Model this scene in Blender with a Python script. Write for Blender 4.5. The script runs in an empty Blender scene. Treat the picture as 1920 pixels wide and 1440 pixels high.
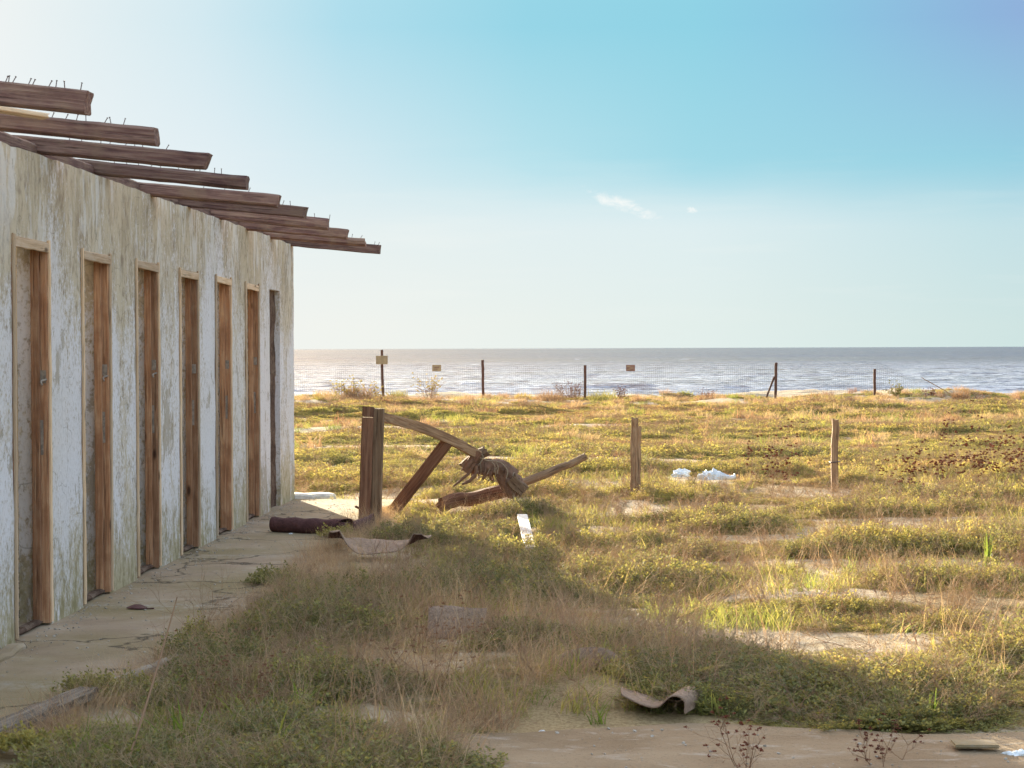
import bpy, bmesh, math, random
import numpy as np
from mathutils import Vector, Matrix, Euler
PI = math.pi; R = math.radians
random.seed(7); rng = np.random.default_rng(11)
S = bpy.context.scene; COL = S.collection

# ------------------------------------------------------------------ camera
F = 3600.0                       # focal length in pixels of the 1920 px wide photograph
PITCH = math.degrees(math.atan(67 / F)); YAW = math.degrees(math.atan(140 / F)); ROLL = -0.21
CAMZ = 1.5
cd = bpy.data.cameras.new('camera'); cam = bpy.data.objects.new('camera', cd); COL.objects.link(cam)
cd.sensor_width = 36; cd.lens = 36 * F / 1920; cd.clip_start = 0.1; cd.clip_end = 40000
MC = Matrix.Translation((0, 0, CAMZ)) @ Matrix.Rotation(R(YAW), 4, 'Z') @ Matrix.Rotation(R(90 - PITCH), 4, 'X') @ Matrix.Rotation(R(ROLL), 4, 'Z')
cam.matrix_world = MC; S.camera = cam
cd.dof.use_dof = True; cd.dof.focus_distance = 17.0; cd.dof.aperture_fstop = 18.0
MR = MC.to_3x3()
def ray(px, py): return MR @ Vector(((px - 960) / F, (720 - py) / F, -1))
def G(px, py, z=0.0):            # where the line of sight through a photo pixel meets height z
    d = ray(px, py); return Vector((0, 0, CAMZ)) + d * ((z - CAMZ) / d.z)
def D(px, py, y):                # ... or the vertical plane at distance y
    d = ray(px, py); return Vector((0, 0, CAMZ)) + d * (y / d.y)

# ------------------------------------------------------------------ light
EXPO = 2.88
SUN_AZ = -20.5; SUN_EL = 10.5    # degrees right of +Y, above the horizon
S.view_settings.view_transform = 'Standard'; S.view_settings.look = 'None'
S.view_settings.exposure = EXPO; S.view_settings.gamma = 1
sl = bpy.data.lights.new('sun', 'SUN'); sl.energy = 2.7; sl.angle = R(0.6); sl.color = (1.0, 0.87, 0.62)
so = bpy.data.objects.new('sun', sl); COL.objects.link(so); so.location = (-20, 40, 20)
sd = Vector((math.sin(R(SUN_AZ)) * math.cos(R(SUN_EL)), math.cos(R(SUN_AZ)) * math.cos(R(SUN_EL)), math.sin(R(SUN_EL))))
so.rotation_euler = (-sd).to_track_quat('-Z', 'Y').to_euler()

def lin(c):
    return tuple(((v / 255) / 12.92 if v / 255 <= 0.04045 else ((v / 255 + 0.055) / 1.055) ** 2.4) for v in c)

class NT:                        # tiny node-tree helper
    def __init__(s, t): s.t = t; t.nodes.clear()
    def n(s, k, ins=None, **kw):
        o = s.t.nodes.new(k)
        for a, b in kw.items(): setattr(o, a, b)
        for a, b in (ins or {}).items():
            sk = o.inputs[a]
            if isinstance(b, bpy.types.NodeSocket): s.t.links.new(b, sk)
            elif isinstance(b, bpy.types.Node): s.t.links.new(b.outputs[0], sk)
            else: sk.default_value = b
        return o
    def m(s, op, a, b=0.0, c=None, clamp=False):
        ins = {0: a, 1: b}
        if c is not None: ins[2] = c
        o = s.n('ShaderNodeMath', ins, operation=op); o.use_clamp = clamp; return o.outputs[0]
    def mr(s, v, a, b, c=0.0, d=1.0, smooth=False):
        o = s.n('ShaderNodeMapRange', {0: v, 1: a, 2: b, 3: c, 4: d}); o.clamp = True
        if smooth: o.interpolation_type = 'SMOOTHSTEP'
        return o.outputs[0]
    def mix(s, f, a, b, mode='MIX'):
        o = s.t.nodes.new('ShaderNodeMix'); o.data_type = 'RGBA'; o.blend_type = mode
        for i, v in ((0, f), (6, a), (7, b)):
            if isinstance(v, bpy.types.NodeSocket): s.t.links.new(v, o.inputs[i])
            elif i == 0: o.inputs[0].default_value = v
            else: o.inputs[i].default_value = (*v[:3], 1)
        return o.outputs[2]
    def ramp(s, v, stops, interp='LINEAR'):
        o = s.t.nodes.new('ShaderNodeValToRGB'); o.color_ramp.interpolation = interp
        s.t.links.new(v, o.inputs[0]); e = o.color_ramp.elements
        while len(e) < len(stops): e.new(0.5)
        for el, (p, c) in zip(e, stops): el.position = p; el.color = (*c[:3], 1)
        return o.outputs[0]
    def noise(s, vec, scale, detail=4, rough=0.55, dist=0.0):
        return s.n('ShaderNodeTexNoise', {'Vector': vec, 'Scale': scale, 'Detail': detail, 'Roughness': rough, 'Distortion': dist}).outputs[0]
    def sc(s, vec, x, y, z, off=(0, 0, 0)):
        return s.n('ShaderNodeMapping', {'Vector': vec, 'Scale': (x, y, z), 'Location': off}).outputs[0]

w = bpy.data.worlds.new('World'); S.world = w; w.use_nodes = True
t = NT(w.node_tree)
tc = t.n('ShaderNodeTexCoord'); dirv = tc.outputs['Generated']
xyz = t.n('ShaderNodeSeparateXYZ', {0: dirv})
az = t.m('ARCTAN2', xyz.outputs[0], xyz.outputs[1]); el = t.m('ARCSINE', xyz.outputs[2])
fa = t.mr(az, -0.4, 0.4)
def row(stops): return t.ramp(fa, [((a + 0.4) / 0.8, lin(c)) for a, c in stops])
rA = row([(-.305, (246, 246, 241)), (-.111, (241, 244, 238)), (.056, (227, 239, 235)), (.222, (205, 227, 225)), (.39, (190, 215, 220))])
rB = row([(-.305, (242, 246, 246)), (-.111, (228, 240, 241)), (.056, (221, 238, 241)), (.2, (194, 225, 231)), (.39, (172, 205, 222))])
rC = row([(-.305, (240, 245, 246)), (-.19, (226, 239, 244)), (-.111, (206, 232, 240)), (-.03, (180, 225, 236)), (.056, (156, 216, 231)), (.2, (144, 207, 226)), (.39, (130, 185, 215))])
rD = row([(-.305, (240, 244, 243)), (-.2, (210, 233, 241)), (-.125, (170, 220, 236)), (-.03, (142, 211, 230)), (.056, (134, 208, 228)), (.11, (131, 199, 226)), (.2, (132, 176, 219)), (.25, (136, 166, 215))])
wob = t.m('MULTIPLY', t.m('SUBTRACT', t.noise(dirv, 9.0, 2), 0.5), 0.012)
e2 = t.m('ADD', el, wob)
c1 = t.mix(t.mr(e2, 0.012, 0.066), rA, rB)
c2 = t.mix(t.mr(e2, 0.058, 0.100, smooth=True), c1, rC)
c3 = t.mix(.07, t.mix(t.mr(el, 0.095, 0.165), c2, rD), lin((236, 241, 242)))
# one small torn cloud low over the sea and faint streaks of haze
def blob(a0, e0, ra, re, k):
    u = t.m('DIVIDE', t.m('SUBTRACT', az, a0), ra); v = t.m('DIVIDE', t.m('ADD', t.m('SUBTRACT', el, e0), t.m('MULTIPLY', t.m('SUBTRACT', az, a0), k)), re)
    q = t.m('ADD', t.m('MULTIPLY', u, u), t.m('MULTIPLY', v, v)); return t.m('SUBTRACT', 1.0, q, clamp=True)
cn = t.noise(t.sc(dirv, 1, 1, 2.2), 85.0, 10, 0.72, 0.9)
cl = t.m('MULTIPLY', t.mr(t.m('ADD', cn, t.m('MULTIPLY', blob(.0185, .0742, .022, .0052, .34), .30)), .58, .86), t.mr(blob(.0185, .0742, .024, .0075, .34), 0, .6))
cl2 = t.m('MULTIPLY', t.mr(t.m('ADD', cn, t.m('MULTIPLY', blob(.0550, .0710, .005, .0022, .1), .3)), .66, .9), t.mr(blob(.055, .071, .006, .003, .1), 0, .5))
c4 = t.mix(t.m('MULTIPLY', t.m('ADD', cl, cl2, clamp=True), .8), c3, lin((252, 253, 250)))
st = t.m('MULTIPLY', t.mr(t.noise(t.sc(dirv, 3, 3, 34), 3.2, 5), .5, .75), t.m('MULTIPLY', t.mr(el, .005, .03), t.mr(el, .12, .06)))
c4 = t.mix(t.m('MULTIPLY', st, .16), c4, lin((250, 250, 244)))
sky = t.n('ShaderNodeTexSky', sky_type='NISHITA', sun_disc=False, sun_elevation=R(SUN_EL), sun_rotation=R(SUN_AZ), altitude=5, air_density=1.0, dust_density=1.6, ozone_density=1.0)
nis = t.mix(1.0, sky.outputs[0], (0.15 * 1.0, 0.15 * .80, 0.15 * .66), 'MULTIPLY')
low = t.mr(el, 0.20, 0.42, 1.0, 0.0, smooth=True)
lk = 2.0 ** -EXPO
c5 = t.mix(1.0, c4, (lk, lk, lk), 'MULTIPLY')
fin = t.mix(low, nis, c5)
bg = t.n('ShaderNodeBackground', {'Color': fin, 'Strength': 1.0})
t.n('ShaderNodeOutputWorld', {'Surface': bg})

# ------------------------------------------------------------------ helpers
def obj(name, verts, faces, mat=None, smooth=False):
    me = bpy.data.meshes.new(name)
    me.from_pydata([tuple(v) for v in verts], [], [tuple(f) for f in faces]); me.update()
    if smooth: me.polygons.foreach_set('use_smooth', [True] * len(me.polygons))
    if mat: me.materials.append(mat)
    o = bpy.data.objects.new(name, me); COL.objects.link(o); return o
def npmesh(name, V, Fq, mat=None, smooth=False, link=True):
    me = bpy.data.meshes.new(name); n = len(V); k = Fq.shape[1]; f = len(Fq)
    me.vertices.add(n); me.vertices.foreach_set('co', np.asarray(V, np.float32).ravel())
    me.loops.add(f * k); me.loops.foreach_set('vertex_index', Fq.astype(np.int32).ravel())
    me.polygons.add(f); me.polygons.foreach_set('loop_start', np.arange(f, dtype=np.int32) * k)
    if smooth: me.polygons.foreach_set('use_smooth', np.ones(f, bool))
    me.update(calc_edges=True); me.validate()
    if mat: me.materials.append(mat)
    o = bpy.data.objects.new(name, me)
    if link: COL.objects.link(o)
    return o
def tag(o, label=None, cat=None, group=None, kind=None):
    if label: o['label'] = label
    if cat: o['category'] = cat
    if group: o['group'] = group
    if kind: o['kind'] = kind
    return o
def thing(name, loc, label, cat, group=None):
    o = bpy.data.objects.new(name, None); o.empty_display_size = 0.1; COL.objects.link(o); o.location = loc
    return tag(o, label, cat, group)
def par(c, p):
    c.parent = p
    m = Matrix.Translation(p.location) if p.type == 'EMPTY' else p.matrix_local.copy()
    if p.type != 'EMPTY' and p.parent: m = p['_w'] if False else Matrix(p.matrix_basis)
    c.matrix_parent_inverse = m.inverted(); return c

# value noise in numpy
def vnoise(x, y, seed=0):
    x = np.asarray(x, float); y = np.asarray(y, float)
    xi = np.floor(x).astype(np.int64); yi = np.floor(y).astype(np.int64); fx = x - xi; fy = y - yi
    fx = fx * fx * (3 - 2 * fx); fy = fy * fy * (3 - 2 * fy)
    def h(a, b):
        n = (a * 374761393 + b * 668265263 + seed * 1442695041) & 0xffffffff
        n = ((n ^ (n >> 13)) * 1274126177) & 0xffffffff; n = (n ^ (n >> 16)) & 0xffff
        return n / 65535.0
    return (h(xi, yi) * (1 - fx) + h(xi + 1, yi) * fx) * (1 - fy) + (h(xi, yi + 1) * (1 - fx) + h(xi + 1, yi + 1) * fx) * fy
def fbm(x, y, seed=0, o=4):
    r = 0; a = .5; s = 0
    for i in range(o): r = r + a * vnoise(x * 2 ** i, y * 2 ** i, seed + i * 17); s += a; a *= .5
    return r / s
def sm(a, b, x):
    u = np.clip((np.asarray(x, float) - a) / (b - a), 0, 1); return u * u * (3 - 2 * u)

WX = -2.93; WEND = 19.14; WTOP = 2.545
def H(x, y):                     # height of the land
    x = np.asarray(x, float); y = np.asarray(y, float)
    near = sm(-1.9, -1.1, x) + sm(19.6, 21, y); near = np.clip(near, 0, 1)
    pad = 1 - sm(7.6, 8.4, y) * 1.0; pad = pad * sm(-.9, -.3, x)
    z = near * (1 - pad) * (0.10 * (fbm(x / 1.5 + 3, y / .95, 5) - .42) + 0.14 * (fbm(x / 5, y / 4, 9) - .45))
    z = z - 0.035 + near * (1 - pad) * .02
    far = sm(24, 48, y)
    z = z + far * (0.55 * (fbm(x / 5.5 + 9, y / 3.4, 21, 5) - .5) + .34 * (fbm(x / 1.5, y / 1.0, 33) - .5))
    z = z - 0.17 * sm(38, 60, y)
    z = z - 3.2 * sm(64, 92, y)
    return z

# ------------------------------------------------------------------ materials
def mat(name, fn, **kw):
    m = bpy.data.materials.new(name); m.use_nodes = True; t = NT(m.node_tree)
    sh = fn(t); t.n('ShaderNodeOutputMaterial', {'Surface': sh}); return m
def pbr(t, col, rough=.85, bump=None, bs=.3, bd=.02, spec=.3, **kw):
    ins = {'Base Color': col if isinstance(col, bpy.types.NodeSocket) else (*col, 1), 'Roughness': rough, 'Specular IOR Level': spec}
    if bump is not None: ins['Normal'] = t.n('ShaderNodeBump', {'Height': bump, 'Strength': bs, 'Distance': bd}).outputs[0]
    return t.n('ShaderNodeBsdfPrincipled', ins).outputs[0]
def wood_fn(dark, mid, light, bs=.5, patch=None):
    def fn(t):
        c = t.n('ShaderNodeTexCoord').outputs['Object']; rnd = t.n('ShaderNodeObjectInfo').outputs['Random']
        c = t.n('ShaderNodeVectorMath', {0: c, 1: t.n('ShaderNodeCombineXYZ', {0: t.m('MULTIPLY', rnd, 37.0), 1: t.m('MULTIPLY', rnd, 11.0)})}, operation='ADD').outputs[0]
        g = t.noise(t.sc(c, 1.1, 34, 34), 2.0, 8, .62, .35); g2 = t.noise(t.sc(c, 2.0, 9, 9), 2.0, 5, .6, .8); pt = t.noise(c, 5.0, 5, .6)
        col = t.ramp(t.m('ADD', t.m('MULTIPLY', g, .62), t.m('MULTIPLY', g2, .38)), [(.30, dark), (.47, mid), (.64, light)])
        crack = t.mr(t.noise(t.sc(c, .8, 26, 26), 3.1, 3, .5), .62, .68)
        col = t.mix(t.m('MULTIPLY', crack, .55), col, tuple(v * .35 for v in dark))
        if patch: col = t.mix(t.m('MULTIPLY', t.mr(pt, .48, .66), .6), col, patch)
        kn = t.n('ShaderNodeTexVoronoi', {'Vector': t.sc(c, 1.6, 5, 5), 'Scale': 1.3}).outputs[0]
        col = t.mix(t.mr(kn, .11, .05), col, tuple(v * .45 for v in dark))
        col = t.mix(1.0, col, t.ramp(t.m('FRACT', t.m('MULTIPLY', rnd, 7.3)), [(0, (.70, .70, .72)), (1, (1.35, 1.30, 1.25))]), 'MULTIPLY')
        h = t.m('SUBTRACT', g, t.m('MULTIPLY', crack, .8))
        return pbr(t, col, .82, h, bs, .012, .25)
    return fn
M = {}
M['rafter'] = mat('weathered_rafter_wood', wood_fn((.075, .036, .034), (.18, .095, .078), (.36, .23, .17), .7, (.30, .20, .13)))
M['post'] = mat('grey_brown_post_wood', wood_fn((.085, .04, .026), (.20, .095, .055), (.31, .17, .10), .8))
M['log'] = mat('sun_bleached_log', wood_fn((.11, .06, .035), (.25, .15, .085), (.40, .27, .16), .8))
M['frame'] = mat('door_frame_pine', wood_fn((.17, .080, .042), (.35, .180, .095), (.50, .32, .19), .6, (.22, .105, .055)))
M['frame_face'] = mat('pale_frame_face', wood_fn((.38, .24, .13), (.60, .43, .27), (.70, .56, .40), .4))
M['grey_plank'] = mat('grey_plank', wood_fn((.12, .09, .07), (.26, .21, .16), (.42, .36, .29), .8))
def wall_fn(t):
    c = t.n('ShaderNodeTexCoord').outputs['Object']; x = t.n('ShaderNodeSeparateXYZ', {0: c})
    z = x.outputs[2]; y = x.outputs[1]
    fine = t.noise(t.sc(c, 1, 1, .6), 58, 5, .70, .1); fine2 = t.noise(t.sc(c, 1, 1, .5), 19, 5, .68, .4)
    streak = t.noise(t.sc(c, 1, 5.5, .55), 1.5, 6, .6, .25); big = t.noise(c, .9, 3); mid = t.noise(t.sc(c, 1, 1, .4), 3.0, 6, .62, .6)
    top = t.mr(z, 1.45, 2.35, 0, .165); bot = t.mr(z, .6, .0, 0, .15)
    bayw = t.m('SUBTRACT', t.noise(t.sc(c, 0, .75, .10, (0, 3.3, 0)), 1.0, 1), .5)
    cov = t.m('ADD', t.m('ADD', t.m('MULTIPLY', fine, .62), t.m('MULTIPLY', fine2, .40)), t.m('ADD', t.m('MULTIPLY', streak, .16), t.m('ADD', top, t.m('ADD', bot, .07))))
    cov = t.m('ADD', cov, t.m('MULTIPLY', bayw, .42)); cov = t.m('ADD', cov, t.m('MULTIPLY', t.m('SUBTRACT', mid, .5), .44))
    bare = t.mr(cov, .68, .78)
    white = t.mix(t.mr(big, .35, .65), (.76, .73, .73), (.72, .68, .64)); white = t.mix(t.mr(fine, .50, .72), white, (.54, .50, .47))
    beige = t.mix(t.mr(mid, .3, .7), (.48, .385, .24), (.62, .525, .36)); beige = t.mix(t.mr(fine2, .5, .68), beige, (.29, .215, .14))
    col = t.mix(t.m('MULTIPLY', bare, .88), white, beige)
    # rain streaks from the top, green bloom at the foot, hairline cracks
    run = t.m('MULTIPLY', t.mr(t.noise(t.sc(c, 1, 5, .7), 1.6, 8, .68, .5), .50, .68), t.mr(z, 1.5, 2.5))
    col = t.mix(t.m('MULTIPLY', run, .55), col, (.27, .20, .115))
    bare2 = t.m('MULTIPLY', t.mr(t.m('ADD', t.noise(t.sc(c, 1, 3.2, .8), 2.2, 7, .65, .7), t.m('MULTIPLY', mid, .5)), .78, .84), t.mr(z, 1.9, 2.25))
    col = t.mix(t.m('MULTIPLY', bare2, .7), col, (.72, .69, .64))
    moss = t.m('MULTIPLY', t.mr(t.m('ADD', fine2, t.m('MULTIPLY', mid, .6)), .6, .95), t.mr(z, .55, .02))
    col = t.mix(t.m('MULTIPLY', moss, .8), col, (.25, .215, .085))
    vor = t.n('ShaderNodeTexVoronoi', {'Vector': t.n('ShaderNodeVectorMath', {0: c, 1: t.n('ShaderNodeTexNoise', {'Vector': c, 'Scale': 3.0}).outputs[1]}, operation='ADD').outputs[0], 'Scale': .8}, feature='DISTANCE_TO_EDGE')
    col = t.mix(t.m('MULTIPLY', t.mr(vor.outputs[0], .006, .001), .4), col, (.2, .16, .12))
    spk = t.n('ShaderNodeTexVoronoi', {'Vector': c, 'Scale': 16}).outputs[0]
    col = t.mix(t.m('MULTIPLY', t.mr(spk, .10, .05), .5), col, (.22, .18, .15))
    fl = t.mr(t.noise(t.sc(c, 1, 1, .6, (4, 1, 2)), 2.1, 10, .74, .3), .585, .60)
    col = t.mix(t.m('MULTIPLY', fl, .75), col, t.mix(t.mr(fine, .4, .6), (.36, .29, .20), (.48, .41, .31)))
    h = t.m('ADD', t.m('MULTIPLY', fine, .6), t.m('SUBTRACT', t.m('MULTIPLY', fine2, .5), t.m('MULTIPLY', t.m('ADD', bare, t.m('MULTIPLY', fl, 1.6)), .35)))
    return pbr(t, col, .93, h, .55, .02, .15)
M['wall'] = mat('peeling_plaster', wall_fn)
def inner_fn(t):
    c = t.n('ShaderNodeTexCoord').outputs['Object']; z = t.n('ShaderNodeSeparateXYZ', {0: c}).outputs[2]
    n1 = t.noise(c, 3.2, 6, .6); n2 = t.noise(c, 26, 6, .7)
    col = t.mix(t.mr(n1, .3, .7), (.88, .72, .45), (.80, .65, .40))
    col = t.mix(t.m('MULTIPLY', t.mr(n2, .58, .66), t.mr(n1, .48, .6)), col, (.16, .09, .06))
    mould = t.m('MULTIPLY', t.mr(t.m('ADD', n2, t.m('MULTIPLY', n1, .5)), .72, .82), t.mr(z, 1.1, .25))
    col = t.mix(mould, col, (.06, .045, .04))
    return pbr(t, col, .9, n2, .4, .01, .15)
M['inner'] = mat('cabin_interior_plaster', inner_fn)
def rough_fn(t):
    c = t.n('ShaderNodeTexCoord').outputs['Object']
    n1 = t.noise(c, 5, 7, .7, .4); n2 = t.noise(c, 30, 6, .7)
    v = t.n('ShaderNodeTexVoronoi', {'Vector': c, 'Scale': 9}).outputs[0]
    col = t.ramp(t.m('ADD', t.m('MULTIPLY', n1, .6), t.m('MULTIPLY', n2, .4)), [(.36, (.05, .03, .024)), (.50, (.15, .095, .068)), (.66, (.30, .22, .16))])
    col = t.mix(t.mr(v, .16, .08), col, (.04, .03, .025))
    return pbr(t, col, .95, t.m('ADD', n1, n2), .8, .04, .1)
M['rough'] = mat('bare_mortar', rough_fn)
def slab_fn(t):
    c = t.n('ShaderNodeTexCoord').outputs['Object']; x = t.n('ShaderNodeSeparateXYZ', {0: c}); X = x.outputs[0]; Y = x.outputs[1]
    n0 = t.noise(c, .8, 4); n1 = t.noise(c, 2.6, 7, .62, .5); n2 = t.noise(c, 17, 6, .68); n3 = t.noise(c, 70, 4, .7)
    col = t.mix(t.mr(n1, .32, .68), (.29, .21, .145), (.40, .31, .215))
    col = t.mix(t.m('MULTIPLY', t.mr(n0, .40, .60), .7), col, (.235, .185, .085))
    col = t.mix(t.m('MULTIPLY', t.mr(n2, .56, .72), .5), col, (.14, .105, .08))
    lt = t.m('MULTIPLY', t.mr(t.m('ADD', t.m('MULTIPLY', n2, .6), t.m('MULTIPLY', n1, .5)), .60, .70), .6)
    col = t.mix(lt, col, (.42, .37, .31))
    col = t.mix(t.m('MULTIPLY', t.mr(n3, .62, .72), .5), col, (.09, .07, .05))
    # casting joints across the path, worn pale
    jj = t.m('ABSOLUTE', t.m('SUBTRACT', t.m('FRACT', t.m('ADD', t.m('DIVIDE', t.m('ADD', Y, t.m('MULTIPLY', n1, .12)), 2.68), .32)), .5))
    col = t.mix(t.m('MULTIPLY', t.m('MULTIPLY', t.mr(jj, .06, .0), t.mr(n2, .4, .6)), .45), col, (.45, .42, .38))
    ck = t.n('ShaderNodeTexVoronoi', {'Vector': t.n('ShaderNodeVectorMath', {0: c, 1: t.n('ShaderNodeTexNoise', {'Vector': c, 'Scale': 2.0, 'Detail': 5.0}).outputs[1]}, operation='ADD').outputs[0], 'Scale': .55}, feature='DISTANCE_TO_EDGE').outputs[0]
    col = t.mix(t.m('MULTIPLY', t.mr(ck, .012, .003), .8), col, (.06, .045, .03))
    return pbr(t, col, .92, t.m('ADD', n2, t.m('MULTIPLY', n3, .5)), .5, .012, .15)
M['slab'] = mat('mossy_concrete', slab_fn)
def pad_fn(t):
    c = t.n('ShaderNodeTexCoord').outputs['Object']
    n1 = t.noise(t.sc(c, .6, 1, 1), 2.2, 6, .62, .5); n2 = t.noise(t.sc(c, .45, 1, 1), 11, 6, .7, .6); n3 = t.noise(c, 60, 4, .7)
    col = t.mix(t.mr(n1, .32, .68), (.25, .175, .105), (.36, .27, .175))
    col = t.mix(t.m('MULTIPLY', t.mr(n2, .55, .66), .7), col, (.44, .38, .31))
    col = t.mix(t.m('MULTIPLY', t.mr(n3, .58, .7), .5), col, (.11, .075, .05))
    return pbr(t, col, .95, t.m('ADD', n2, n3), .6, .02, .1)
M['pad'] = mat('sandy_concrete', pad_fn)
def ground_fn(t):
    c = t.n('ShaderNodeTexCoord').outputs['Object']; Y = t.n('ShaderNodeSeparateXYZ', {0: c}).outputs[1]
    n1 = t.noise(c, .7, 6, .6, .5); n2 = t.noise(c, 9, 6, .68); n3 = t.noise(c, 60, 3, .7)
    sand = t.mix(t.mr(n2, .35, .65), (.42, .33, .225), (.54, .44, .31))
    lit = t.mix(t.mr(n3, .4, .6), (.27, .19, .10), (.40, .30, .16))
    col = t.mix(t.mr(t.m('ADD', n1, t.m('MULTIPLY', n2, .3)), .58, .70), lit, sand)
    col = t.mix(t.mr(Y, 46, 60), col, sand)
    return pbr(t, col, .95, t.m('ADD', n2, t.m('MULTIPLY', n3, .4)), .7, .03, .1)
M['ground'] = mat('sand_and_litter', ground_fn)
def flat(name, col, rough=.8, nz=20, var=.25, bs=.3, metallic=0):
    def fn(t):
        c = t.n('ShaderNodeTexCoord').outputs['Object']; n = t.noise(c, nz, 5, .65); n2 = t.noise(c, nz * .2, 4)
        k = t.mix(t.mr(n, .3, .7), tuple(v * (1 - var) for v in col), tuple(min(.95, v * (1 + var)) for v in col))
        k = t.mix(t.m('MULTIPLY', t.mr(n2, .45, .7), .4), k, tuple(v * .55 for v in col))
        return pbr(t, k, rough, n, bs, .01, .3)
    return mat(name, fn)
M['felt'] = flat('roofing_felt', (.105, .045, .042), .85, 45, .35, .6)
M['felt_pale'] = flat('gritty_felt_top', (.30, .205, .145), .9, 60, .35, .7)
M['cloth'] = flat('sun_faded_cloth', (.23, .13, .085), .9, 25, .35, .5)
M['rope'] = flat('old_rope', (.35, .26, .17), .9, 80, .3)
M['nail'] = flat('rusty_nail', (.12, .085, .08), .6, 60, .3)
M['white_plank'] = flat('white_painted_board', (.70, .66, .60), .7, 22, .30)
M['plastic'] = flat('white_plastic_bag', (.82, .86, .92), .35, 18, .1)
M['sign'] = flat('faded_sign_board', (.42, .30, .17), .7, 10, .2)
M['sign_red'] = flat('rust_red_sign_board', (.26, .14, .10), .7, 12, .3)
M['wire'] = flat('galvanised_wire', (.30, .29, .27), .5, 30, .2)
M['farpost'] = flat('dark_fence_timber', (.13, .065, .045), .85, 14, .3)
M['metal'] = flat('rusted_lock_plate', (.30, .25, .20), .5, 40, .4)
M['stone'] = flat('pale_rubble', (.42, .37, .31), .9, 16, .3)

def leaf_fn(stops, trans=.45, attr=True):
    def fn(t):
        a = t.n('ShaderNodeAttribute', attribute_name='tint', attribute_type='INSTANCER').outputs['Fac'] if attr else t.n('ShaderNodeObjectInfo').outputs['Random']
        g = t.n('ShaderNodeNewGeometry'); rn = g.outputs['Random Per Island']
        f = t.m('ADD', a, t.m('MULTIPLY', t.m('SUBTRACT', rn, .5), .30), clamp=True)
        col = t.ramp(f, stops)
        col = t.mix(1.0, col, t.ramp(rn, [(0, (.72, .72, .72)), (1, (1.18, 1.18, 1.18))]), 'MULTIPLY')
        d = t.n('ShaderNodeBsdfPrincipled', {'Base Color': col, 'Roughness': .7, 'Specular IOR Level': .15}).outputs[0]
        tcol = t.mix(1.0, col, (1.2, 1.08, .75), 'MULTIPLY')
        tr = t.n('ShaderNodeBsdfTranslucent', {'Color': tcol}).outputs[0]
        return t.n('ShaderNodeMixShader', {0: trans, 1: d, 2: tr}).outputs[0]
    return fn
GREEN = [(0, (.21, .215, .10)), (.3, (.30, .29, .11)), (.6, (.43, .39, .13)), (.84, (.47, .37, .17)), (1, (.36, .21, .13))]
M['leaf'] = mat('dune_herb_leaf', leaf_fn(GREEN))
M['grass'] = mat('green_grass_blade', leaf_fn([(0, (.20, .26, .08)), (.5, (.32, .34, .10)), (1, (.46, .40, .16))], .5))
M['straw'] = mat('dry_straw', leaf_fn([(0, (.58, .45, .29)), (.5, (.47, .33, .22)), (1, (.30, .17, .12))], .35))
M['leaf1'] = mat('shrub_leaf', leaf_fn(GREEN, attr=False))
M['grass1'] = mat('fresh_grass_blade', leaf_fn([(0, (.17, .26, .05)), (.5, (.22, .30, .06)), (1, (.34, .36, .10))], .5, False))
M['straw1'] = mat('dry_stalk', leaf_fn([(0, (.42, .28, .17)), (.5, (.36, .22, .13)), (1, (.26, .14, .085))], .25, False))
M['thistle'] = mat('red_brown_seed_head', leaf_fn([(0, (.20, .06, .035)), (1, (.13, .04, .03))], .2, False))
M['yellow'] = flat('yellow_petal', (.75, .50, .03), .6, 10, .1)
def sea_fn(t):
    c = t.n('ShaderNodeTexCoord').outputs['Object']; Y = t.n('ShaderNodeSeparateXYZ', {0: c}).outputs[1]
    n1 = t.noise(t.sc(c, .30, 1, 1), .55, 8, .66, .5); n2 = t.noise(t.sc(c, .4, 1, 1), 3.0, 5, .6); n3 = t.noise(t.sc(c, .25, 1, 1), .16, 8, .66, .4)
    cap = t.mr(t.noise(t.sc(c, .20, .9, 1), .55, 10, .74, .5), .635, .66)
    near = t.mr(Y, 420, 110)
    fo = t.m('ADD', t.m('MULTIPLY', cap, .9), t.m('MULTIPLY', t.mr(t.m('ADD', t.m('MULTIPLY', n1, .5), t.m('MULTIPLY', n2, .5)), .42, .62), t.m('MULTIPLY', near, .85)), clamp=True)
    b = t.n('ShaderNodeBump', {'Height': t.m('ADD', t.m('ADD', n1, t.m('MULTIPLY', n3, 1.4)), t.m('MULTIPLY', n2, .3)), 'Strength': .8, 'Distance': .45}).outputs[0]
    body = t.mix(t.mr(t.noise(t.sc(c, .03, .3, 1), .15, 4), .42, .60), (.035, .058, .105), (.065, .088, .10))
    wt = t.n('ShaderNodeBsdfPrincipled', {'Base Color': body, 'Roughness': .30, 'Specular IOR Level': t.mr(Y, 120, 900, .07, .04), 'IOR': 1.33, 'Normal': b}).outputs[0]
    fm = t.n('ShaderNodeBsdfPrincipled', {'Base Color': (.47, .56, .70, 1), 'Roughness': .8, 'Normal': b}).outputs[0]
    return t.n('ShaderNodeMixShader', {0: fo, 1: wt, 2: fm}).outputs[0]
M['sea'] = mat('choppy_sea', sea_fn)

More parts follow.
